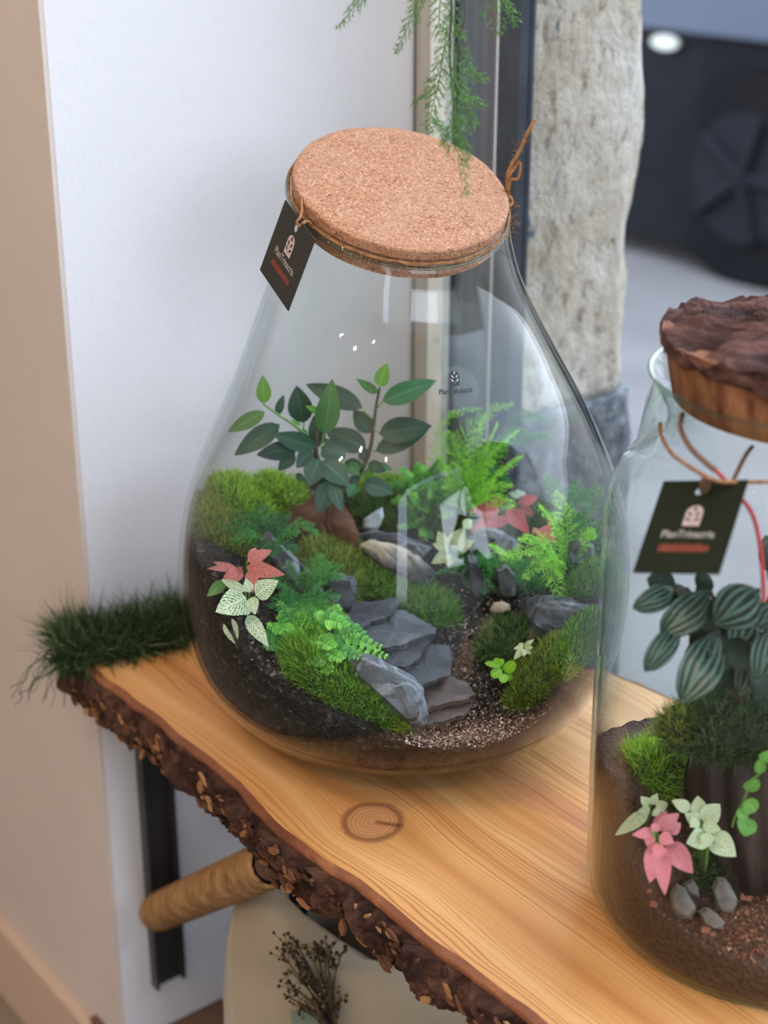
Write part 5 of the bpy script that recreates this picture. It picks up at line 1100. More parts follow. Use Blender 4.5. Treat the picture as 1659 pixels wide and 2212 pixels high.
# ------------------------------------------------------------------ fittonias and small plants
def bunch(name, root, leaves, conv, sc, mat, label, cat='plant', shape='ovate', up=.6, stemto=True, group=None, wave=.012, bend=.12, fold=.12, Y=None, clip=True, sw=.0006, lean=None):
    e = empty(name, root, label, cat, group); Yr = Y if Y is not None else root.y; mbs = MB()
    for i, lf in enumerate(leaves):
        b, t_, w, d0_, d1_ = lf[:5]; mt = lf[5] if len(lf) > 5 else mat
        leaf_px('leaf', e, conv(b), conv(t_), w/sc, Yr+d0_, Yr+d1_, mt, up, shape, seed=i+len(label), bend=bend, fold=fold, wave=wave, lean=lean)
        B = atY(*conv(b), Yr+d0_); mbs.tube([root, root.lerp(B, .6)+Vector((0, 0, .002)), B], sw, 5)
    mbs.build('stems', M['stem_green'], e, smooth=True); return e
c3 = lambda c: (370+c[0]/3.318, 1200+c[1]/3.318); c2 = lambda c: (860+c[0]/3.318, 760+c[1]/3.318); c4 = lambda c: (860+c[0]/3.318, 1200+c[1]/3.318)
rp_ = tpos(530, 1245)
bunch('pink_fittonia', rp_, [((470, 90), (262, 92), 56, -.01, -.02), ((470, 100), (300, 45), 50, -.012, -.016), ((540, 85), (806, 135), 118, -.012, -.026), ((510, 110), (358, 195), 110, -.012, -.026), ((545, 40), (722, -40), 90, -.010, -.004), ((575, 105), (585, 262), 100, -.014, -.030), ((480, 120), (505, 85), 60, -.012, -.016), ((560, 20), (610, -60), 60, -.008, .0)], c3, 3.318, 'fit_pink', 'pink-leaved fittonia with green veins at the left inside the large jar')
rw_ = tpos(535, 1320)
bunch('white_fittonia', rw_, [((535, 300), (325, 400), 205, -.016, -.034), ((605, 285), (760, 180), 150, -.016, -.020), ((562, 265), (535, 165), 74, -.016, -.012), ((530, 255), (356, 172), 74, -.016, -.014), ((545, 430), (694, 650), 112, -.016, -.034), ((405, 452), (468, 640), 110, -.014, -.028), ((575, 300), (600, 420), 96, -.018, -.030), ((375, 195), (255, 290), 100, -.010, -.018), ((560, 400), (520, 430), 46, -.016, -.020)] if False else
      [((535, 300), (325, 400), 205, -.016, -.034), ((605, 285), (760, 180), 150, -.016, -.020), ((562, 265), (535, 165), 74, -.016, -.012), ((530, 255), (356, 172), 74, -.016, -.014), ((545, 430), (694, 650), 112, -.016, -.034), ((405, 452), (468, 640), 110, -.014, -.028), ((575, 300), (600, 420), 96, -.018, -.030), ((385, 190), (255, 292), 90, -.010, -.018, 'ficus_lime2'), ((560, 390), (520, 425), 46, -.016, -.020)],
      c3, 3.318, 'fit_white', 'white-veined fittonia hanging in front of the pink one')
rr_ = tpos(1085, 1130)
bunch('red_fittonia', rr_, [((735, 1110), (605, 1030), 96, -.008, .0), ((728, 1135), (518, 1140), 112, -.012, -.022), ((742, 1185), (512, 1292), 128, -.014, -.030), ((865, 1085), (1005, 1038), 84, -.006, -.002), ((778, 1125), (940, 1300), 130, -.014, -.030), ((765, 1180), (728, 1260), 80, -.014, -.024), ((880, 1110), (975, 1180), 70, -.006, -.012), ((745, 1105), (700, 1020), 60, -.008, .004)], c2, 3.318, 'fit_red', 'crimson fittonia under the tall feathery fern at the right')
rr2 = tpos(1190, 1190)
bunch('red_fittonia', rr2, [((1010, 1270), (1140, 1370), 140, -.012, -.022), ((1080, 1200), (1120, 1240), 60, -.008, -.012), ((1000, 1270), (960, 1300), 50, -.01, -.014)], c2, 3.318, 'fit_pink', 'small pinkish fittonia with a round leaf among the right feathery fern')
ro_ = tpos(968, 1200)
bunch('white_fittonia', ro_, [((365, 1440), (243, 1515), 90, -.012, -.022), ((350, 1415), (285, 1285), 96, -.010, -.004), ((385, 1410), (480, 1260), 130, -.010, -.004), ((390, 1440), (545, 1350), 96, -.012, -.014), ((370, 1450), (360, 1545), 86, -.014, -.024), ((365, 1425), (248, 1375), 70, -.012, -.014), ((470, 1260), (530, 1200), 80, -.006, .0), ((395, 1450), (440, 1500), 60, -.014, -.02)], c2, 3.318, 'fit_olive', 'pale olive-veined fittonia right of the tan-topped stone')
rq_ = tpos(1120, 1090)
bunch('white_fittonia', rq_, [((880, 1035), (790, 1010), 50, .0, .0), ((880, 1030), (850, 985), 44, .0, .006), ((885, 1040), (905, 1000), 40, .0, .004)], c2, 3.318, 'fit_white', 'tiny white-veined sprig behind the crimson fittonia')
rl_ = tpos(1085, 1470)
bunch('lime_creeper', rl_, [((765, 835), (835, 760), 84, -.008, -.010), ((745, 820), (665, 860), 80, -.010, -.016), ((735, 790), (625, 770), 46, -.010, -.014), ((765, 850), (745, 910), 70, -.012, -.020), ((730, 790), (690, 738), 56, -.008, -.006), ((745, 785), (735, 738), 44, -.008, -.004), ((770, 850), (820, 890), 60, -.006, -.010)], c4, 3.318, 'lime_leaf', 'small bright lime creeper with round leaves at the right of the path', shape='round', wave=0)
rc_ = tpos(1130, 1420)
bunch('cream_seedling', rc_, [((900, 650), (828, 668), 40, -.008, -.012), ((895, 655), (868, 625), 40, -.008, -.006), ((905, 650), (975, 600), 34, -.008, -.006), ((905, 655), (965, 660), 50, -.008, -.014), ((895, 665), (830, 745), 50, -.010, -.018), ((905, 670), (900, 720), 46, -.010, -.018), ((910, 665), (950, 710), 44, -.008, -.014)], c4, 3.318, 'cream_leaf', 'tiny cream and green seedling beside the olive moss wedge', wave=0)
# ------------------------------------------------------------------ second jar, nearer and to the right
C2 = Vector((.25, .84))
P2 = [(0, .100), (.002, .108), (.007, .114), (.016, .118), (.03, .1195), (.10, .121), (.20, .1215), (.268, .1214), (.284, .1190), (.297, .1125), (.305, .103), (.311, .094), (.318, .089), (.328, .0880), (.336, .0895), (.346, .0950), (.356, .1005)]
Z2_, R2_ = np.array(P2).T
def j2r(z): return float(np.interp(z, Z2_, R2_))
def j2in(z): return j2r(z)-.0028
def rev(mb, cx, cy, prof, n=96, close=False):
    vs = [(cx+r*math.cos(2*PI*k/n), cy+r*math.sin(2*PI*k/n), z) for z, r in prof for k in range(n)]; m = len(prof)
    fs = [(i*n+k, i*n+(k+1) % n, (i+1)*n+(k+1) % n, (i+1)*n+k) for i in range(m-1) for k in range(n)]
    if close: fs.append(tuple((m-1)*n+k for k in range(n)))
    fs.append(tuple(range(n))[::-1]); mb.add(vs, fs); return mb
jar2 = empty('cylindrical_terrarium_jar', (C2.x, C2.y, 0), 'straight-sided glass terrarium jar with a bark-topped cork stopper at the right edge', 'terrarium')
pf = []
for i in range(len(P2)-1):
    for k in range(3): pf.append((P2[i][0]+(P2[i+1][0]-P2[i][0])*k/3, P2[i][1]+(P2[i+1][1]-P2[i][1])*k/3))
pf.append(P2[-1]); inner = [(max(z, .004), r-.0028) for z, r in pf[::-1] if r-.0028 > .104]+[(.004, .098)]
mb = MB(); rev(mb, C2.x, C2.y, pf+[(.3572, .0992), (.356, .0978)]+[(z, r) for z, r in inner]+[(.004, .002)], close=True); mb.build('glass_body', M['glass2'], jar2, smooth=True)
mb = MB(); mb.tube([(C2.x+.1003*math.cos(2*PI*k/80), C2.y+.1003*math.sin(2*PI*k/80), 0.3562) for k in range(81)], .0013, 6, cap=False)
mb.build('glass_rim', M['glass_rim'], jar2, smooth=True)
mb = MB(); mb.tube([(C2.x+.1075*math.cos(2*PI*k/80), C2.y+.1075*math.sin(2*PI*k/80), .0022) for k in range(81)], .0012, 6, cap=False); mb.build('base_ring', M['glass_rim'], jar2, smooth=True)
# cork stopper with a bark top
def ringv(rf, zf, n): return [(C2.x+rf(2*PI*k/n)*math.cos(2*PI*k/n), C2.y+rf(2*PI*k/n)*math.sin(2*PI*k/n), zf(2*PI*k/n)) for k in range(n)]
n = 120; ez = lambda q: .377+.004*math.sin(2*q+1)+.003*noise.noise(Vector((math.cos(q)*2, math.sin(q)*2, 1)))
mb = MB(); vs = []
for f in (0, .08, .2, .35, .5, .65, .8, .92, 1): vs += ringv(lambda q: (.0865+.0085*f)*(1+.006*noise.noise(Vector((math.cos(q)*14, math.sin(q)*14, f*2)))), lambda q: .342+f*(ez(q)-.342), n)
m = 9; mb.add(vs, [(i*n+k, i*n+(k+1) % n, (i+1)*n+(k+1) % n, (i+1)*n+k) for i in range(m-1) for k in range(n)]+[tuple(range(n))[::-1], tuple((m-1)*n+k for k in range(n))])
mb.build('cork_stopper', M['solid_cork'], jar2)
mb = MB(); vs = []; NRr = 40; ca_, sa_ = math.cos(-.25), math.sin(-.25)
def barkh(x, y):
    u, v = ca_*x-sa_*y, sa_*x+ca_*y
    r = -abs(noise.noise(Vector((u*16, v*62, 1))))*2+.5*noise.noise(Vector((u*40, v*120, 5)))+.8*noise.noise(Vector((u*20, v*30, 9)))
    return .0065*r+.004*noise.noise(Vector((u*60, v*160, 2)))-.003*(abs(math.sin(v*150+3*noise.noise(Vector((u*20, v*10, 0)))))**4)
for i in range(NRr+1):
    f = 1-i/NRr
    for k in range(n):
        q = 2*PI*k/n; rr_ = .0965*f*(1+.02*noise.noise(Vector((math.cos(q)*5, math.sin(q)*5, 3)))*1.4); x, y = rr_*math.cos(q), rr_*math.sin(q)
        vs.append((C2.x+x, C2.y+y, ez(q)*f**3+.380*(1-f**3)+.005*(1-f**4)+.004+barkh(x, y)))
lo = ringv(lambda q: .0955+.0022*noise.noise(Vector((math.cos(q)*14, math.sin(q)*14, 2))), lambda q: ez(q)-.0065+.008*noise.noise(Vector((math.cos(q)*9, math.sin(q)*9, 4))), n)
k0 = len(vs); vs += lo; mb.add(vs, [(i*n+k, i*n+(k+1) % n, (i+1)*n+(k+1) % n, (i+1)*n+k) for i in range(NRr) for k in range(n)]+[(k0+k, k0+(k+1) % n, (k+1) % n, k) for k in range(n)]+[tuple(k0+k for k in range(n))[::-1]])
mb.build('bark_top', M['lid_bark'], jar2)
# soil
RIM2 = [(-180, .110), (-167, .112), (-154, .074), (-143, .050), (-123, .040), (-105, .033), (-90, .031), (0, .034), (60, .05), (90, .066), (139, .085), (160, .100), (180, .110)]
A2_, H2_ = np.array(RIM2).T
ctl2 = []
for a in range(-180, 180, 15):
    h = float(np.interp(a, A2_, H2_)); r = j2in(h)-.001; ctl2.append((r*math.cos(math.radians(a)), r*math.sin(math.radians(a)), h))
ctl2 += [(0, 0, .055), (-.05, .02, .082), (-.07, -.03, .075), (-.04, -.06, .048), (.0, -.07, .038), (-.08, .03, .098)]
CT2 = np.array(ctl2); D2m = np.linalg.norm(CT2[:, None, :2]-CT2[None, :, :2], axis=2); W2 = np.linalg.solve(D2m+np.eye(len(CT2))*1e-4, CT2[:, 2]-.06)
def ter2(x, y): return float(np.hypot(CT2[:, 0]-(x-C2.x), CT2[:, 1]-(y-C2.y))@W2)+.06
def tpos2(px, py):
    r = ray(px, py); last = None; k = .6
    while k < 1.4:
        p = Vector((r.x*k, r.y*k, CAMZ+r.z*k)); q = math.hypot(p.x-C2.x, p.y-C2.y)
        if q < j2in(max(p.z, 0))-.001:
            last = p
            if p.z < ter2(p.x, p.y): return p
        k += .0015
    return last or Vector((C2.x, C2.y, .06))
def clip2(p, test=False, m=.0012):
    R_ = j2in(min(max(p[2], .006), .3))-m; dx, dy = p[0]-C2.x, p[1]-C2.y; r = math.hypot(dx, dy)
    if test: return r < R_
    return tuple(p) if r <= R_ else (C2.x+dx*R_/r, C2.y+dy*R_/r, p[2])
mb = MB(); NA, NR = 110, 30; vs = []
for i in range(NR+1):
    for j in range(NA):
        a = 2*PI*j/NA-PI; h = float(np.interp(math.degrees(a), A2_, H2_)); R_ = j2in(h)-.0006; f = i/NR; x, y = C2.x+R_*f*math.cos(a), C2.y+R_*f*math.sin(a)
        z = ter2(x, y)*(1-f**8)+h*f**8+(.002*noise.noise(Vector((x*150, y*150, 0)))+.0014*noise.noise(Vector((x*400, y*400, 3)))); vs.append((x, y, z))
for i in range(1, 9):
    for j in range(NA):
        a = 2*PI*j/NA-PI; h = float(np.interp(math.degrees(a), A2_, H2_)); z = h+(.0048-h)*(i/8); r_ = j2in(z)-.0006 if z > .006 else .095; vs.append((C2.x+r_*math.cos(a), C2.y+r_*math.sin(a), z))
mb.add(vs, [(i*NA+j, (i+1)*NA+j, (i+1)*NA+(j+1) % NA, i*NA+(j+1) % NA) for i in range(NR+8) for j in range(NA)]+[tuple((NR+8)*NA+j for j in range(NA))])
o = mb.build('brown_soil', M['soil_brown'], None, origin=(C2.x, C2.y, .005), smooth=True); tag(o, 'dark brown soil banked up at the left inside the straight-sided jar', 'soil', kind='stuff')
rr = np.random.default_rng(5); mb = MB()
for (px, py, sx_, sy_, n_) in ((1620, 2020, 50, 40, 900), (1560, 2000, 60, 30, 300), (1650, 1960, 40, 30, 300)):
    for i in range(n_):
        q = Vector(clip2(tuple(tpos2(px+rr.normal(0, sx_), py+rr.normal(0, sy_))), m=.002)); s = .0013*rr.uniform(.5, 1.7); P = [q+Vector(rr.normal(0, 1, 3)).normalized()*s+Vector((0, 0, s*.3)) for _ in range(4)]
        mb.add([clip2(tuple(p)) for p in P], [(0, 1, 2), (0, 3, 1), (1, 3, 2), (0, 2, 3)])
M['lava_grit'] = island('reddish_lava_grit', [(0, (.06, .022, .015)), (.6, (.17, .06, .04)), (.92, (.30, .12, .07)), (1, (.42, .26, .20))], .85, 0)
tag(mb.build('lava_grit', M['lava_grit'], None, origin=mb.v[0]), 'reddish lava grit scattered at the front of the straight-sided jar', 'gravel', kind='stuff')
cj = lambda c: (1260+c[0]/2.426, 1300+c[1]/2.426); cq = lambda c: (1300+c[0]/4.621, 1180+c[1]/4.621)
def rock2(name, outline, mat, label, thick, seed, cat='stone', slope=.04, rough=.0008, group=None, conv=cj):
    ol = [conv(c) for c in outline]; q = tpos2(sum(p[0] for p in ol)/len(ol), max(p[1] for p in ol)); return rock_px(name, ol, q.y+.003, thick, mat, label, cat, seed, rough, slope, group)
rock2('rounded_pebble', [(455, 1520), (490, 1480), (530, 1500), (560, 1560), (590, 1620), (560, 1670), (500, 1655), (460, 1600)], 'grey_pebble', 'brownish-grey pebble below the soft pink fittonia', .016, 31)
rock2('rounded_pebble', [(675, 1500), (700, 1445), (735, 1440), (770, 1480), (800, 1560), (775, 1640), (735, 1640), (700, 1600)], 'grey_pebble', 'upright grey pebble under the pale mottled fittonia', .014, 32)
rock2('rounded_pebble', [(600, 1620), (640, 1600), (700, 1630), (745, 1680), (735, 1720), (680, 1725), (630, 1690)], 'grey_pebble', 'low flat grey pebble between the two taller ones', .014, 33)
rock2('rounded_pebble', [(520, 1480), (570, 1450), (605, 1500), (605, 1550), (560, 1540)], 'grey_pebble', 'small dark pebble behind the brownish-grey one', .012, 34)
for i, (x, y, s, lb) in enumerate([(640, 1720, 34, 'nearest the low flat pebble'), (675, 1745, 24, 'just below the biggest lava chip'), (370, 1585, 24, 'at the far left against the glass'), (345, 1515, 18, 'above the leftmost lava chip'), (850, 1545, 40, 'at the foot of the dark trunk'), (905, 1560, 22, 'right of the chip at the trunk foot'), (905, 1825, 22, 'in the front right grit'), (840, 1850, 16, 'lowest near the front glass'), (770, 1820, 15, 'in the grit left of the lowest chip'), (950, 1530, 26, 'by the right edge under the trunk')]):
    rock2('lava_chip', [(x-s, y+s*.4), (x-s*.7, y-s*.6), (x+s*.2, y-s*.8), (x+s, y-s*.2), (x+s*.8, y+s*.7), (x-s*.2, y+s*.8)], 'lava', 'red-brown lava chip '+lb, s/2.426*.0005, 40+i, rough=.0005, group='lava chips in the straight-sided jar')
# dark wood trunk, leaning, with moss and peperomia on top
tb = tpos2(1600, 1900)
def twr(px, py, d): return atY(px, py, tb.y+d)
vs = []; NT_ = 60; rows = [(1935, 1530, 1790), (1850, 1505, 1790), (1760, 1485, 1780), (1680, 1482, 1770), (1620, 1495, 1760), (1588, 1530, 1735), (1580, 1580, 1690)]
mb = MB()
for ri, (py, xl, xr) in enumerate(rows):
    for k in range(NT_):
        q = 2*PI*k/NT_; xm, hw = (xl+xr)/2, (xr-xl)/2; g_ = 1+.07*math.sin(q*13+ri*.15)+.05*noise.noise(Vector((q*5, ri*.4, 0)))
        vs.append(twr(xm+hw*math.cos(q)*g_, py, .015+.032*math.sin(q)*g_+ri*.004))
m = len(rows); mb.add([clip2(tuple(v), m=.004) for v in vs], [(i*NT_+k, i*NT_+(k+1) % NT_, (i+1)*NT_+(k+1) % NT_, (i+1)*NT_+k) for i in range(m-1) for k in range(NT_)]+[tuple(range(NT_))[::-1], tuple((m-1)*NT_+k for k in range(NT_))])
o = mb.build('wood_trunk', M['dark_wood'], None, origin=tb, smooth=True); tag(o, 'dark wet upright wood trunk inside the straight-sided jar', 'driftwood')
mc2 = twr(1600, 1560, .012)
moss('moss_cushion', mc2-Vector((0, 0, .006)), .042, .034, .022, 5200, .0095, .0005, 'dry_moss', 'dark shaggy moss capping the wood trunk in the straight-sided jar', 'moss', 0, 51, rnd=.8, base='moss_base_dry', clip=clip2)
moss('moss_cushion', mc2+Vector((-.036, -.004, -.003)), .012, .014, .012, 900, .010, .0004, 'moss_olive', 'thin olive moss fringe at the left of the trunk cap', 'moss', 0, 52, rnd=.8, base='moss_base_dry', clip=clip2)
c_ = tpos2(1410, 1660); moss('moss_cushion', Vector((c_.x, c_.y, c_.z-.004)), .020, .020, .018, 2600, .012, .00055, 'moss_bright', 'tall bright moss tuft on the banked soil left of the trunk', 'moss', 0, 53, rnd=.5, clip=clip2)
c_ = tpos2(1440, 1690); moss('moss_cushion', Vector((c_.x, c_.y, c_.z-.004)), .016, .012, .026, 1800, .010, .0005, 'moss_mid', 'darker green moss touching the left side of the trunk', 'moss', 0, 54, rnd=.6, clip=clip2)
c_ = tpos2(1530, 1880); moss('moss_cushion', Vector((c_.x, c_.y, c_.z-.004)), .016, .012, .012, 1500, .008, .0005, 'moss_dark', 'dark moss under the pale mottled fittonia', 'moss', 0, 55, rnd=.6, base='moss_base_dry', clip=clip2)
# peperomia
yp = tb.y-.01
PL = [((720, 430), (352, 610), 235, -.01, -.03, 'pep'), ((740, 400), (470, 330), 230, -.005, -.01, 'pep_dark'), ((1080, 440), (610, 880), 330, -.015, -.03, 'pep'), ((760, 800), (455, 1225), 235, -.02, -.045, 'pep'),
      ((1565, 430), (1150, 760), 420, -.02, -.035, 'pep'), ((1150, 850), (820, 1540), 380, -.02, -.05, 'pep'), ((1180, 830), (1190, 1240), 270, -.015, -.04, 'pep_dark'), ((1330, 900), (1400, 1230), 250, -.02, -.04, 'pep_dark'),
      ((1700, 830), (1570, 1330), 280, -.02, -.045, 'pep'), ((1400, 800), (1300, 420), 300, -.01, -.02, 'pep_dark'), ((950, 420), (1080, 300), 200, .0, .0, 'pep_dark'), ((1750, 600), (1560, 800), 300, -.02, -.03, 'pep'),
      ((1750, 300), (1650, -90), 260, .02, .02, 'pep_dark'), ((1900, 500), (1700, 150), 240, .01, .02, 'pep'), ((1250, 1000), (1020, 1380), 280, -.012, -.035, 'pep_dark'), ((1500, 1000), (1650, 1500), 260, -.015, -.035, 'pep_dark'), ((1900, 800), (1850, 1300), 300, -.02, -.03, 'pep'), ((2000, 600), (2200, 900), 300, -.01, -.02, 'pep'),
      ((1300, 700), (900, 1050), 330, -.01, -.02, 'pep_dark'), ((1400, 900), (1150, 1450), 330, -.005, -.02, 'pep_dark'), ((1600, 900), (1400, 1480), 330, -.008, -.03, 'pep'), ((1200, 600), (800, 700), 280, .0, .0, 'pep_dark'), ((1700, 1000), (1560, 1480), 300, -.01, -.03, 'pep_dark'), ((1150, 750), (850, 1250), 260, .0, -.01, 'pep_dark'), ((1500, 700), (1350, 1050), 340, -.012, -.025, 'pep'), ((850, 420), (640, 560), 210, .0, -.01, 'pep_dark')]
pe = empty('peperomia', twr(1600, 1530, .01), 'peperomia with deeply ribbed dark and silvery leaves on the moss-capped trunk', 'plant')
mbs = MB(); pr_ = twr(1600, 1530, .01)
for i, (b, t_, w, d0_, d1_, mt) in enumerate(PL):
    leaf_px('leaf', pe, cq(b), cq(t_), w*1.12/4.621, yp+d0_, yp+d1_, mt, .5, 'spoon', seed=i, bend=.22, fold=.10, wave=.02)
    B = atY(*cq(b), yp+d0_); mbs.tube(spline([pr_, pr_.lerp(B, .5)+Vector((0, 0, .01)), B], 5), .0012, 6)
mbs.build('stems', M['stem_brown'], pe, smooth=True)
# soft pink and pale fittonias, creeping fig
yf = tpos2(1430, 1930)
bunch('pink_fittonia', yf, [((385, 1190), (505, 1110), 84, -.012, -.008), ((370, 1205), (258, 1222), 60, -.014, -.018), ((352, 1215), (338, 1285), 62, -.014, -.020), ((385, 1260), (350, 1475), 112, -.018, -.030), ((405, 1270), (428, 1540), 92, -.018, -.034), ((445, 1262), (575, 1425), 118, -.016, -.028), ((400, 1225), (475, 1265), 74, -.018, -.022), ((445, 1205), (512, 1160), 72, -.012, -.010), ((375, 1190), (440, 1095), 70, -.010, -.004), ((395, 1270), (395, 1350), 70, -.024, -.030), ((365, 1200), (395, 1160), 50, -.018, -.014)],
      cj, 2.426, 'fit_pink2', 'soft pink fittonia above the pebbles in the straight-sided jar', wave=.01, Y=yf.y)
yf = tpos2(1520, 1900)
bunch('pale_fittonia', yf, [((625, 1150), (720, 1060), 110, -.010, -.004), ((610, 1130), (600, 1015), 90, -.008, .0), ((610, 1160), (535, 1110), 80, -.010, -.010), ((625, 1170), (722, 1195), 72, -.014, -.018), ((640, 1225), (545, 1265), 116, -.016, -.024), ((670, 1220), (800, 1335), 130, -.016, -.028), ((560, 1090), (465, 1040), 70, -.006, -.004), ((655, 1210), (640, 1290), 70, -.02, -.028), ((600, 1140), (560, 1180), 60, -.014, -.018)],
      cj, 2.426, 'fit_white2', 'pale green mottled fittonia against the dark trunk', wave=.015, Y=yf.y)
yf = tpos2(1390, 1790)
bunch('pale_fittonia', yf, [((340, 1095), (168, 1225), 76, -.008, -.016), ((345, 1065), (300, 1020), 52, -.006, -.004), ((355, 1060), (390, 1005), 50, -.006, -.004), ((380, 1080), (445, 1055), 62, -.008, -.006), ((370, 1090), (400, 1120), 54, -.012, -.014), ((350, 1090), (290, 1095), 50, -.012, -.014)],
      cj, 2.426, 'fit_white2', 'mottled pale fittonia by the left glass wall', wave=.015, Y=yf.y)
cr = empty('creeping_fig', tpos2(1590, 1880), 'creeping fig trailing round green leaves down the dark trunk', 'plant'); yc = tb.y-.035
mb = MB(); mb.tube(spline([atY(*cj(c), yc) for c in ((990, 740), (955, 830), (925, 900), (875, 940), (850, 1020), (800, 1120), (780, 1180))], 5), .0006, 5); mb.build('stem', M['stem_green'], cr)
for i, (b, t_, w) in enumerate([((850, 985), (915, 935), 78), ((850, 1040), (905, 1100), 90), ((815, 1080), (850, 1150), 60), ((830, 1150), (905, 1205), 84), ((925, 900), (925, 830), 60), ((930, 830), (990, 790), 70), ((820, 1120), (870, 1230), 74)]): leaf_px('leaf', cr, cj(b), cj(t_), w/2.426, yc-.002, yc-.006, 'round_leaf', .4, 'round', seed=i)
# cords and tag of the second jar
def around(r, z, a0, a1, n=20, sag=0): return [(C2.x+r*math.cos(a0+(a1-a0)*k/n), C2.y+r*math.sin(a0+(a1-a0)*k/n), z-sag*math.sin(PI*k/n)) for k in range(n+1)]
dt2 = .80
Tp = lambda x, y, d=0: campt(x, y, dt2+d)
mb = MB(); cb = []
hole_c = (1528, 1052)
mb.tube(spline([Tp(1426, 915, .075), Tp(1428, 940, .055), Tp(1450, 978, .03), Tp(1485, 1005, .012), Tp(1512, 1022, .002), Tp(1527, 1030, -.001), Tp(1560, 1040, .004), Tp(1659, 1041, .010), Tp(1760, 1035, .014)], 8), .0011, 7)
cordo = mb.build('twine', M['jute'], None, origin=Tp(1527, 1030), smooth=True); tag(cordo, 'thin brown twine looped loosely around the neck of the straight-sided jar', 'twine')
mb = MB(); mb.tube(spline([Tp(1474, 895, .06), Tp(1470, 925, .04), Tp(1490, 965, .02), Tp(1525, 1000, .010), Tp(1545, 1015, .007)], 8), .0015, 8); mb.tube(spline([Tp(1625, 965, .04), Tp(1610, 985, .03), Tp(1590, 1025, .018), Tp(1585, 1035, .016)], 6), .0012, 6)
o = mb.build('leather_cord', M['brown_cord'], None, origin=Tp(1525, 1000, .01), smooth=True); tag(o, 'darker thick brown cord draped behind the green tag', 'cord')
mb = MB(); mb.tube(spline([Tp(1545, 1015, .0065), Tp(1562, 1032, .007), Tp(1575, 1050, .009), Tp(1600, 1075, .012), Tp(1625, 1110, .014), Tp(1640, 1165, .014), Tp(1648, 1240, .014), Tp(1650, 1300, .014)], 8), .0012, 7)
o = mb.build('red_string', M['red_cord'], None, origin=Tp(1562, 1032), smooth=True); tag(o, 'red cord hanging down the front of the straight-sided jar', 'cord')
k2 = dt2/F
card('hanging_tag', Tp(1434, 1040, .030), Tp(1617, 1037, .030-115*k2), Tp(1367, 1237, .030-111*k2), (.47, .12, .05), 'card_green', 'dark green tag hanging by a cord on the straight-sided jar', 'tag', 'brown_cord',
     [([Tp(1519, 1064, .012), Tp(1516, 1050, .006), Tp(1521, 1035, .002), Tp(1527, 1029, .0)], .0016), ([Tp(1522, 1064, .012), Tp(1528, 1048, .007), Tp(1524, 1034, .003)], .0016)])

# ------------------------------------------------------------------ feathery plant hanging from above
idc = lambda p, test=False: tuple(p)
ch = lambda x, y: (700+x/1.73, y/1.73)
FRh = []
for (pts, Yh, bl, nb) in [(a_, b_, c__*.95, int(d_*.72)) for a_, b_, c__, d_ in [([(190, -80), (130, 0), (48, 108)], .97, .010, 26), ([(370, -60), (330, 60), (265, 200)], .97, .009, 30), ([(640, -120), (640, -20), (655, 130)], 1.02, .016, 34), ([(600, -60), (690, 30), (720, 95)], 1.02, .010, 22), ([(470, -60), (480, 80), (440, 220), (400, 330), (330, 388)], .96, .010, 46), ([(480, 60), (520, 200), (560, 270), (612, 300)], .97, .010, 30), ([(490, 200), (500, 330), (550, 370), (605, 395)], .95, .009, 30),
        ([(470, 300), (490, 430), (480, 520), (520, 620), (535, 735)], .90, .010, 40), ([(480, 420), (520, 520), (540, 600)], .90, .008, 22), ([(460, 100), (430, 300), (400, 420), (395, 500)], .96, .008, 34), ([(480, 250), (530, 400), (570, 470)], .95, .009, 26), ([(440, -40), (430, 80), (450, 150)], .97, .010, 22), ([(400, 440), (440, 480), (470, 560)], .90, .009, 20)]]:
    FRh.append(([atY(*ch(*p), Yh) for p in pts], bl, nb, 'asp_hang'))
hroot = atY(1000, -160, .96)
hf_ = feathery('feathery_hanging_fern', hroot, FRh, 'feathery green asparagus sprays hanging into view from above the cork lid', clip=idc, nlen=.0055, w=.0006, dense=7, stem=.0006)
mb = MB()
for p in ([(480, -100), (475, 40), (470, 200), (480, 330), (495, 440)], [(500, -100), (530, 40), (500, 160), (490, 260)], [(640, -200), (640, -60)]): mb.tube(spline([atY(*ch(*q), .96) for q in p], 6), .0007, 5)
mb.build('stems', M['stem_brown'], hf_, smooth=True)

# ------------------------------------------------------------------ things under the shelf
rows = [(1888, 540, 560, 0), (1925, 515, 605, .01), (1975, 500, 655, .02), (2030, 490, 730, .03), (2075, 485, 800, .035), (2110, 483, 960, .04), (2160, 482, 1060, .045), (2212, 484, 1100, .045), (2330, 500, 1080, .04), (2600, 620, 960, .0)]
mb = MB(); vs = []; NC = 22
for (py, xl, xr, bul) in rows:
    for k in range(NC+1):
        f = k/NC; Yc = 1.04-bul*math.sin(PI*f)*1.2-.04*f; vs.append(atY(xl+(xr-xl)*f, py, Yc))
n = NC+1; m = len(rows); k0 = len(vs); vs += [v+Vector((0, .0012, 0)) for v in vs]
fs = [(i*n+k, i*n+k+1, (i+1)*n+k+1, (i+1)*n+k) for i in range(m-1) for k in range(NC)]; fs += [tuple(k0+q for q in f)[::-1] for f in fs]
bdr = [k for k in range(n)]+[i*n+n-1 for i in range(1, m)]+[(m-1)*n+k for k in range(n-2, -1, -1)]+[i*n for i in range(m-2, 0, -1)]
fs += [(bdr[i], bdr[(i+1) % len(bdr)], k0+bdr[(i+1) % len(bdr)], k0+bdr[i]) for i in range(len(bdr))]
bq = empty('dried_bouquet', atY(700, 2600, 1.0), 'dried flower bouquet wrapped in cream paper under the shelf', 'bouquet'); mb.add(vs, fs); mb.build('paper_wrap', M['paper'], bq, smooth=True)
mb = MB()
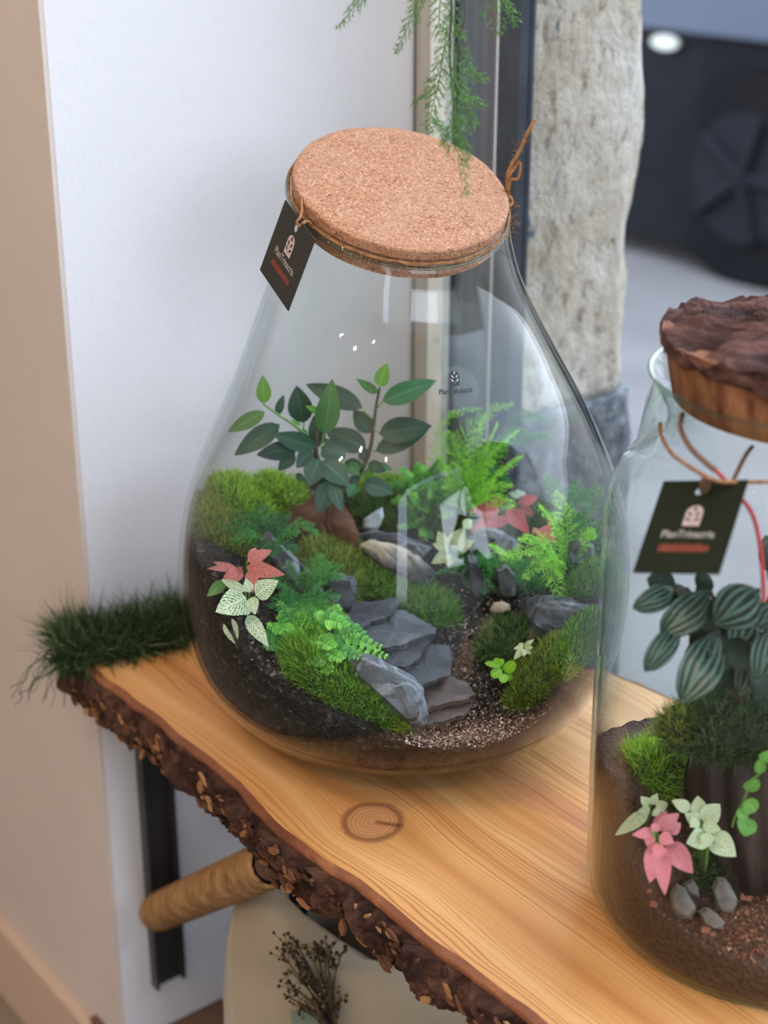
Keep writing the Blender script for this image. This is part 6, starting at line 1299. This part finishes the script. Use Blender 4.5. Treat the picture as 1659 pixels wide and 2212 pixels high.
for i, (b, t_, w, dy) in enumerate([((560, 1870), (556, 1915), 18, .0), ((575, 1875), (648, 2003), 34, .0), ((612, 1900), (625, 1975), 24, .01)]): pass
for (b, t_, w) in (((548, 1880), (558, 1917), 16), ((566, 1880), (626, 1972), 26), ((634, 1905), (660, 2008), 36), ((628, 1870), (650, 1950), 20)):
    leaf_px('dried_leaf', bq, b, t_, w, 1.052, 1.05, 'dry_leaf', .1, 'ovate', seed=int(w))
Yb = .965; mb = MB(); base = atY(728, 2240, Yb); buds = []; rr = random.Random(9)
for i in range(46):
    a = rr.uniform(0, 1); tx, ty = 605+rr.random()**.8*135, 2032+rr.random()*150
    if tx < 640 and ty > 2120 and rr.random() < .5: ty -= 60
    if tx > 720 and ty < 2050: ty += 50
    mid = atY(715+(tx-715)*.35+rr.uniform(-6, 6), (2212+ty)/2+10, Yb+rr.uniform(-.008, .008)); tip = atY(tx, ty, Yb+rr.uniform(-.014, .012))
    mb.tube(spline([base, mid, tip], 4), [.0007]*4+[.0005]*5, 4)
    for j in range(5):
        q = tip+Vector([rr.gauss(0, .0045) for _ in range(3)]); mb.tube([tip.lerp(mid, .12), q], .0003, 3, cap=False); buds.append(q)
mb.build('flower_stems', M['dry_bud'], bq)
mb = MB()
for q in buds:
    r = rr.uniform(.0010, .0019); ico = [(0, 0, 1), (.89, 0, .45), (.28, .85, .45), (-.72, .53, .45), (-.72, -.53, .45), (.28, -.85, .45), (.72, .53, -.45), (-.28, .85, -.45), (-.89, 0, -.45), (-.28, -.85, -.45), (.72, -.53, -.45), (0, 0, -1)]
    mb.add([q+Vector(v)*r for v in ico], [(0, 1, 2), (0, 2, 3), (0, 3, 4), (0, 4, 5), (0, 5, 1), (1, 6, 2), (2, 7, 3), (3, 8, 4), (4, 9, 5), (5, 10, 1), (6, 7, 2), (7, 8, 3), (8, 9, 4), (9, 10, 5), (10, 6, 1), (11, 7, 6), (11, 8, 7), (11, 9, 8), (11, 10, 9), (11, 6, 10)])
o = mb.build('flower_buds', M['dry_bud'], bq); o['kind'] = 'stuff'
vs = [atY(x, y, .972+d) for x, y, d in ((626, 2185, 0), (680, 2188, 0), (720, 2290, -.005), (650, 2300, -.005))]; mb = MB(); mb.add(vs+[v+Vector((0, .001, 0)) for v in vs], [(0, 1, 2, 3), (7, 6, 5, 4), (0, 4, 5, 1), (1, 5, 6, 2), (2, 6, 7, 3), (3, 7, 4, 0)]); mb.build('sage_card', M['paper_green'], bq)
# rounded grey-brown shade behind the bouquet, and a small crate on the floor
sc_ = atY(760, 2010, 1.13); mb = MB(); prf = [(-.16, .03), (-.16, .085), (-.12, .10), (-.05, .105), (.0, .095), (.012, .088), (.012, .083), (-.05, .098), (-.15, .08)]
vs = [(sc_.x+r*math.cos(2*PI*k/48), sc_.y+r*math.sin(2*PI*k/48), sc_.z+z-.02) for z, r in prf for k in range(48)]
mb.add(vs, [(i*48+k, i*48+(k+1) % 48, (i+1)*48+(k+1) % 48, (i+1)*48+k) for i in range(len(prf)-1) for k in range(48)]+[tuple(range(48))[::-1]])
pot = empty('standing_planter', (sc_.x, sc_.y, FZ), 'rounded grey-brown planter on a stand behind the paper-wrapped bouquet', 'planter')
mb.build('bowl', M['grey_fabric'], pot, smooth=True); MB().tube([(sc_.x, sc_.y, FZ+.01), (sc_.x, sc_.y, sc_.z-.17)], .018, 16).build('stand', M['steel'], pot); MB().tube([(sc_.x, sc_.y, FZ), (sc_.x, sc_.y, FZ+.012)], .09, 28).build('foot', M['steel'], pot)
ca = atY(412, 2112, 1.30); s_, t_ = to_st(ca); zt = ca.z
crt = empty('small_crate', st(s_+.12, t_-.02, FZ), 'small brown-topped crate standing on the floor under the bracket', 'crate')
MB().box((s_-.01, t_-.11, zt-.006), (s_+.25, t_+.06, zt), st).build('top_board', M['crate_wood'], crt); MB().box((s_, t_-.10, FZ+.012), (s_+.24, t_+.05, zt-.006), st).build('crate_body', M['crate_dark'], crt); MB().box((s_-.004, t_-.104, FZ), (s_+.244, t_+.054, FZ+.012), st).build('crate_base', M['crate_wood'], crt)
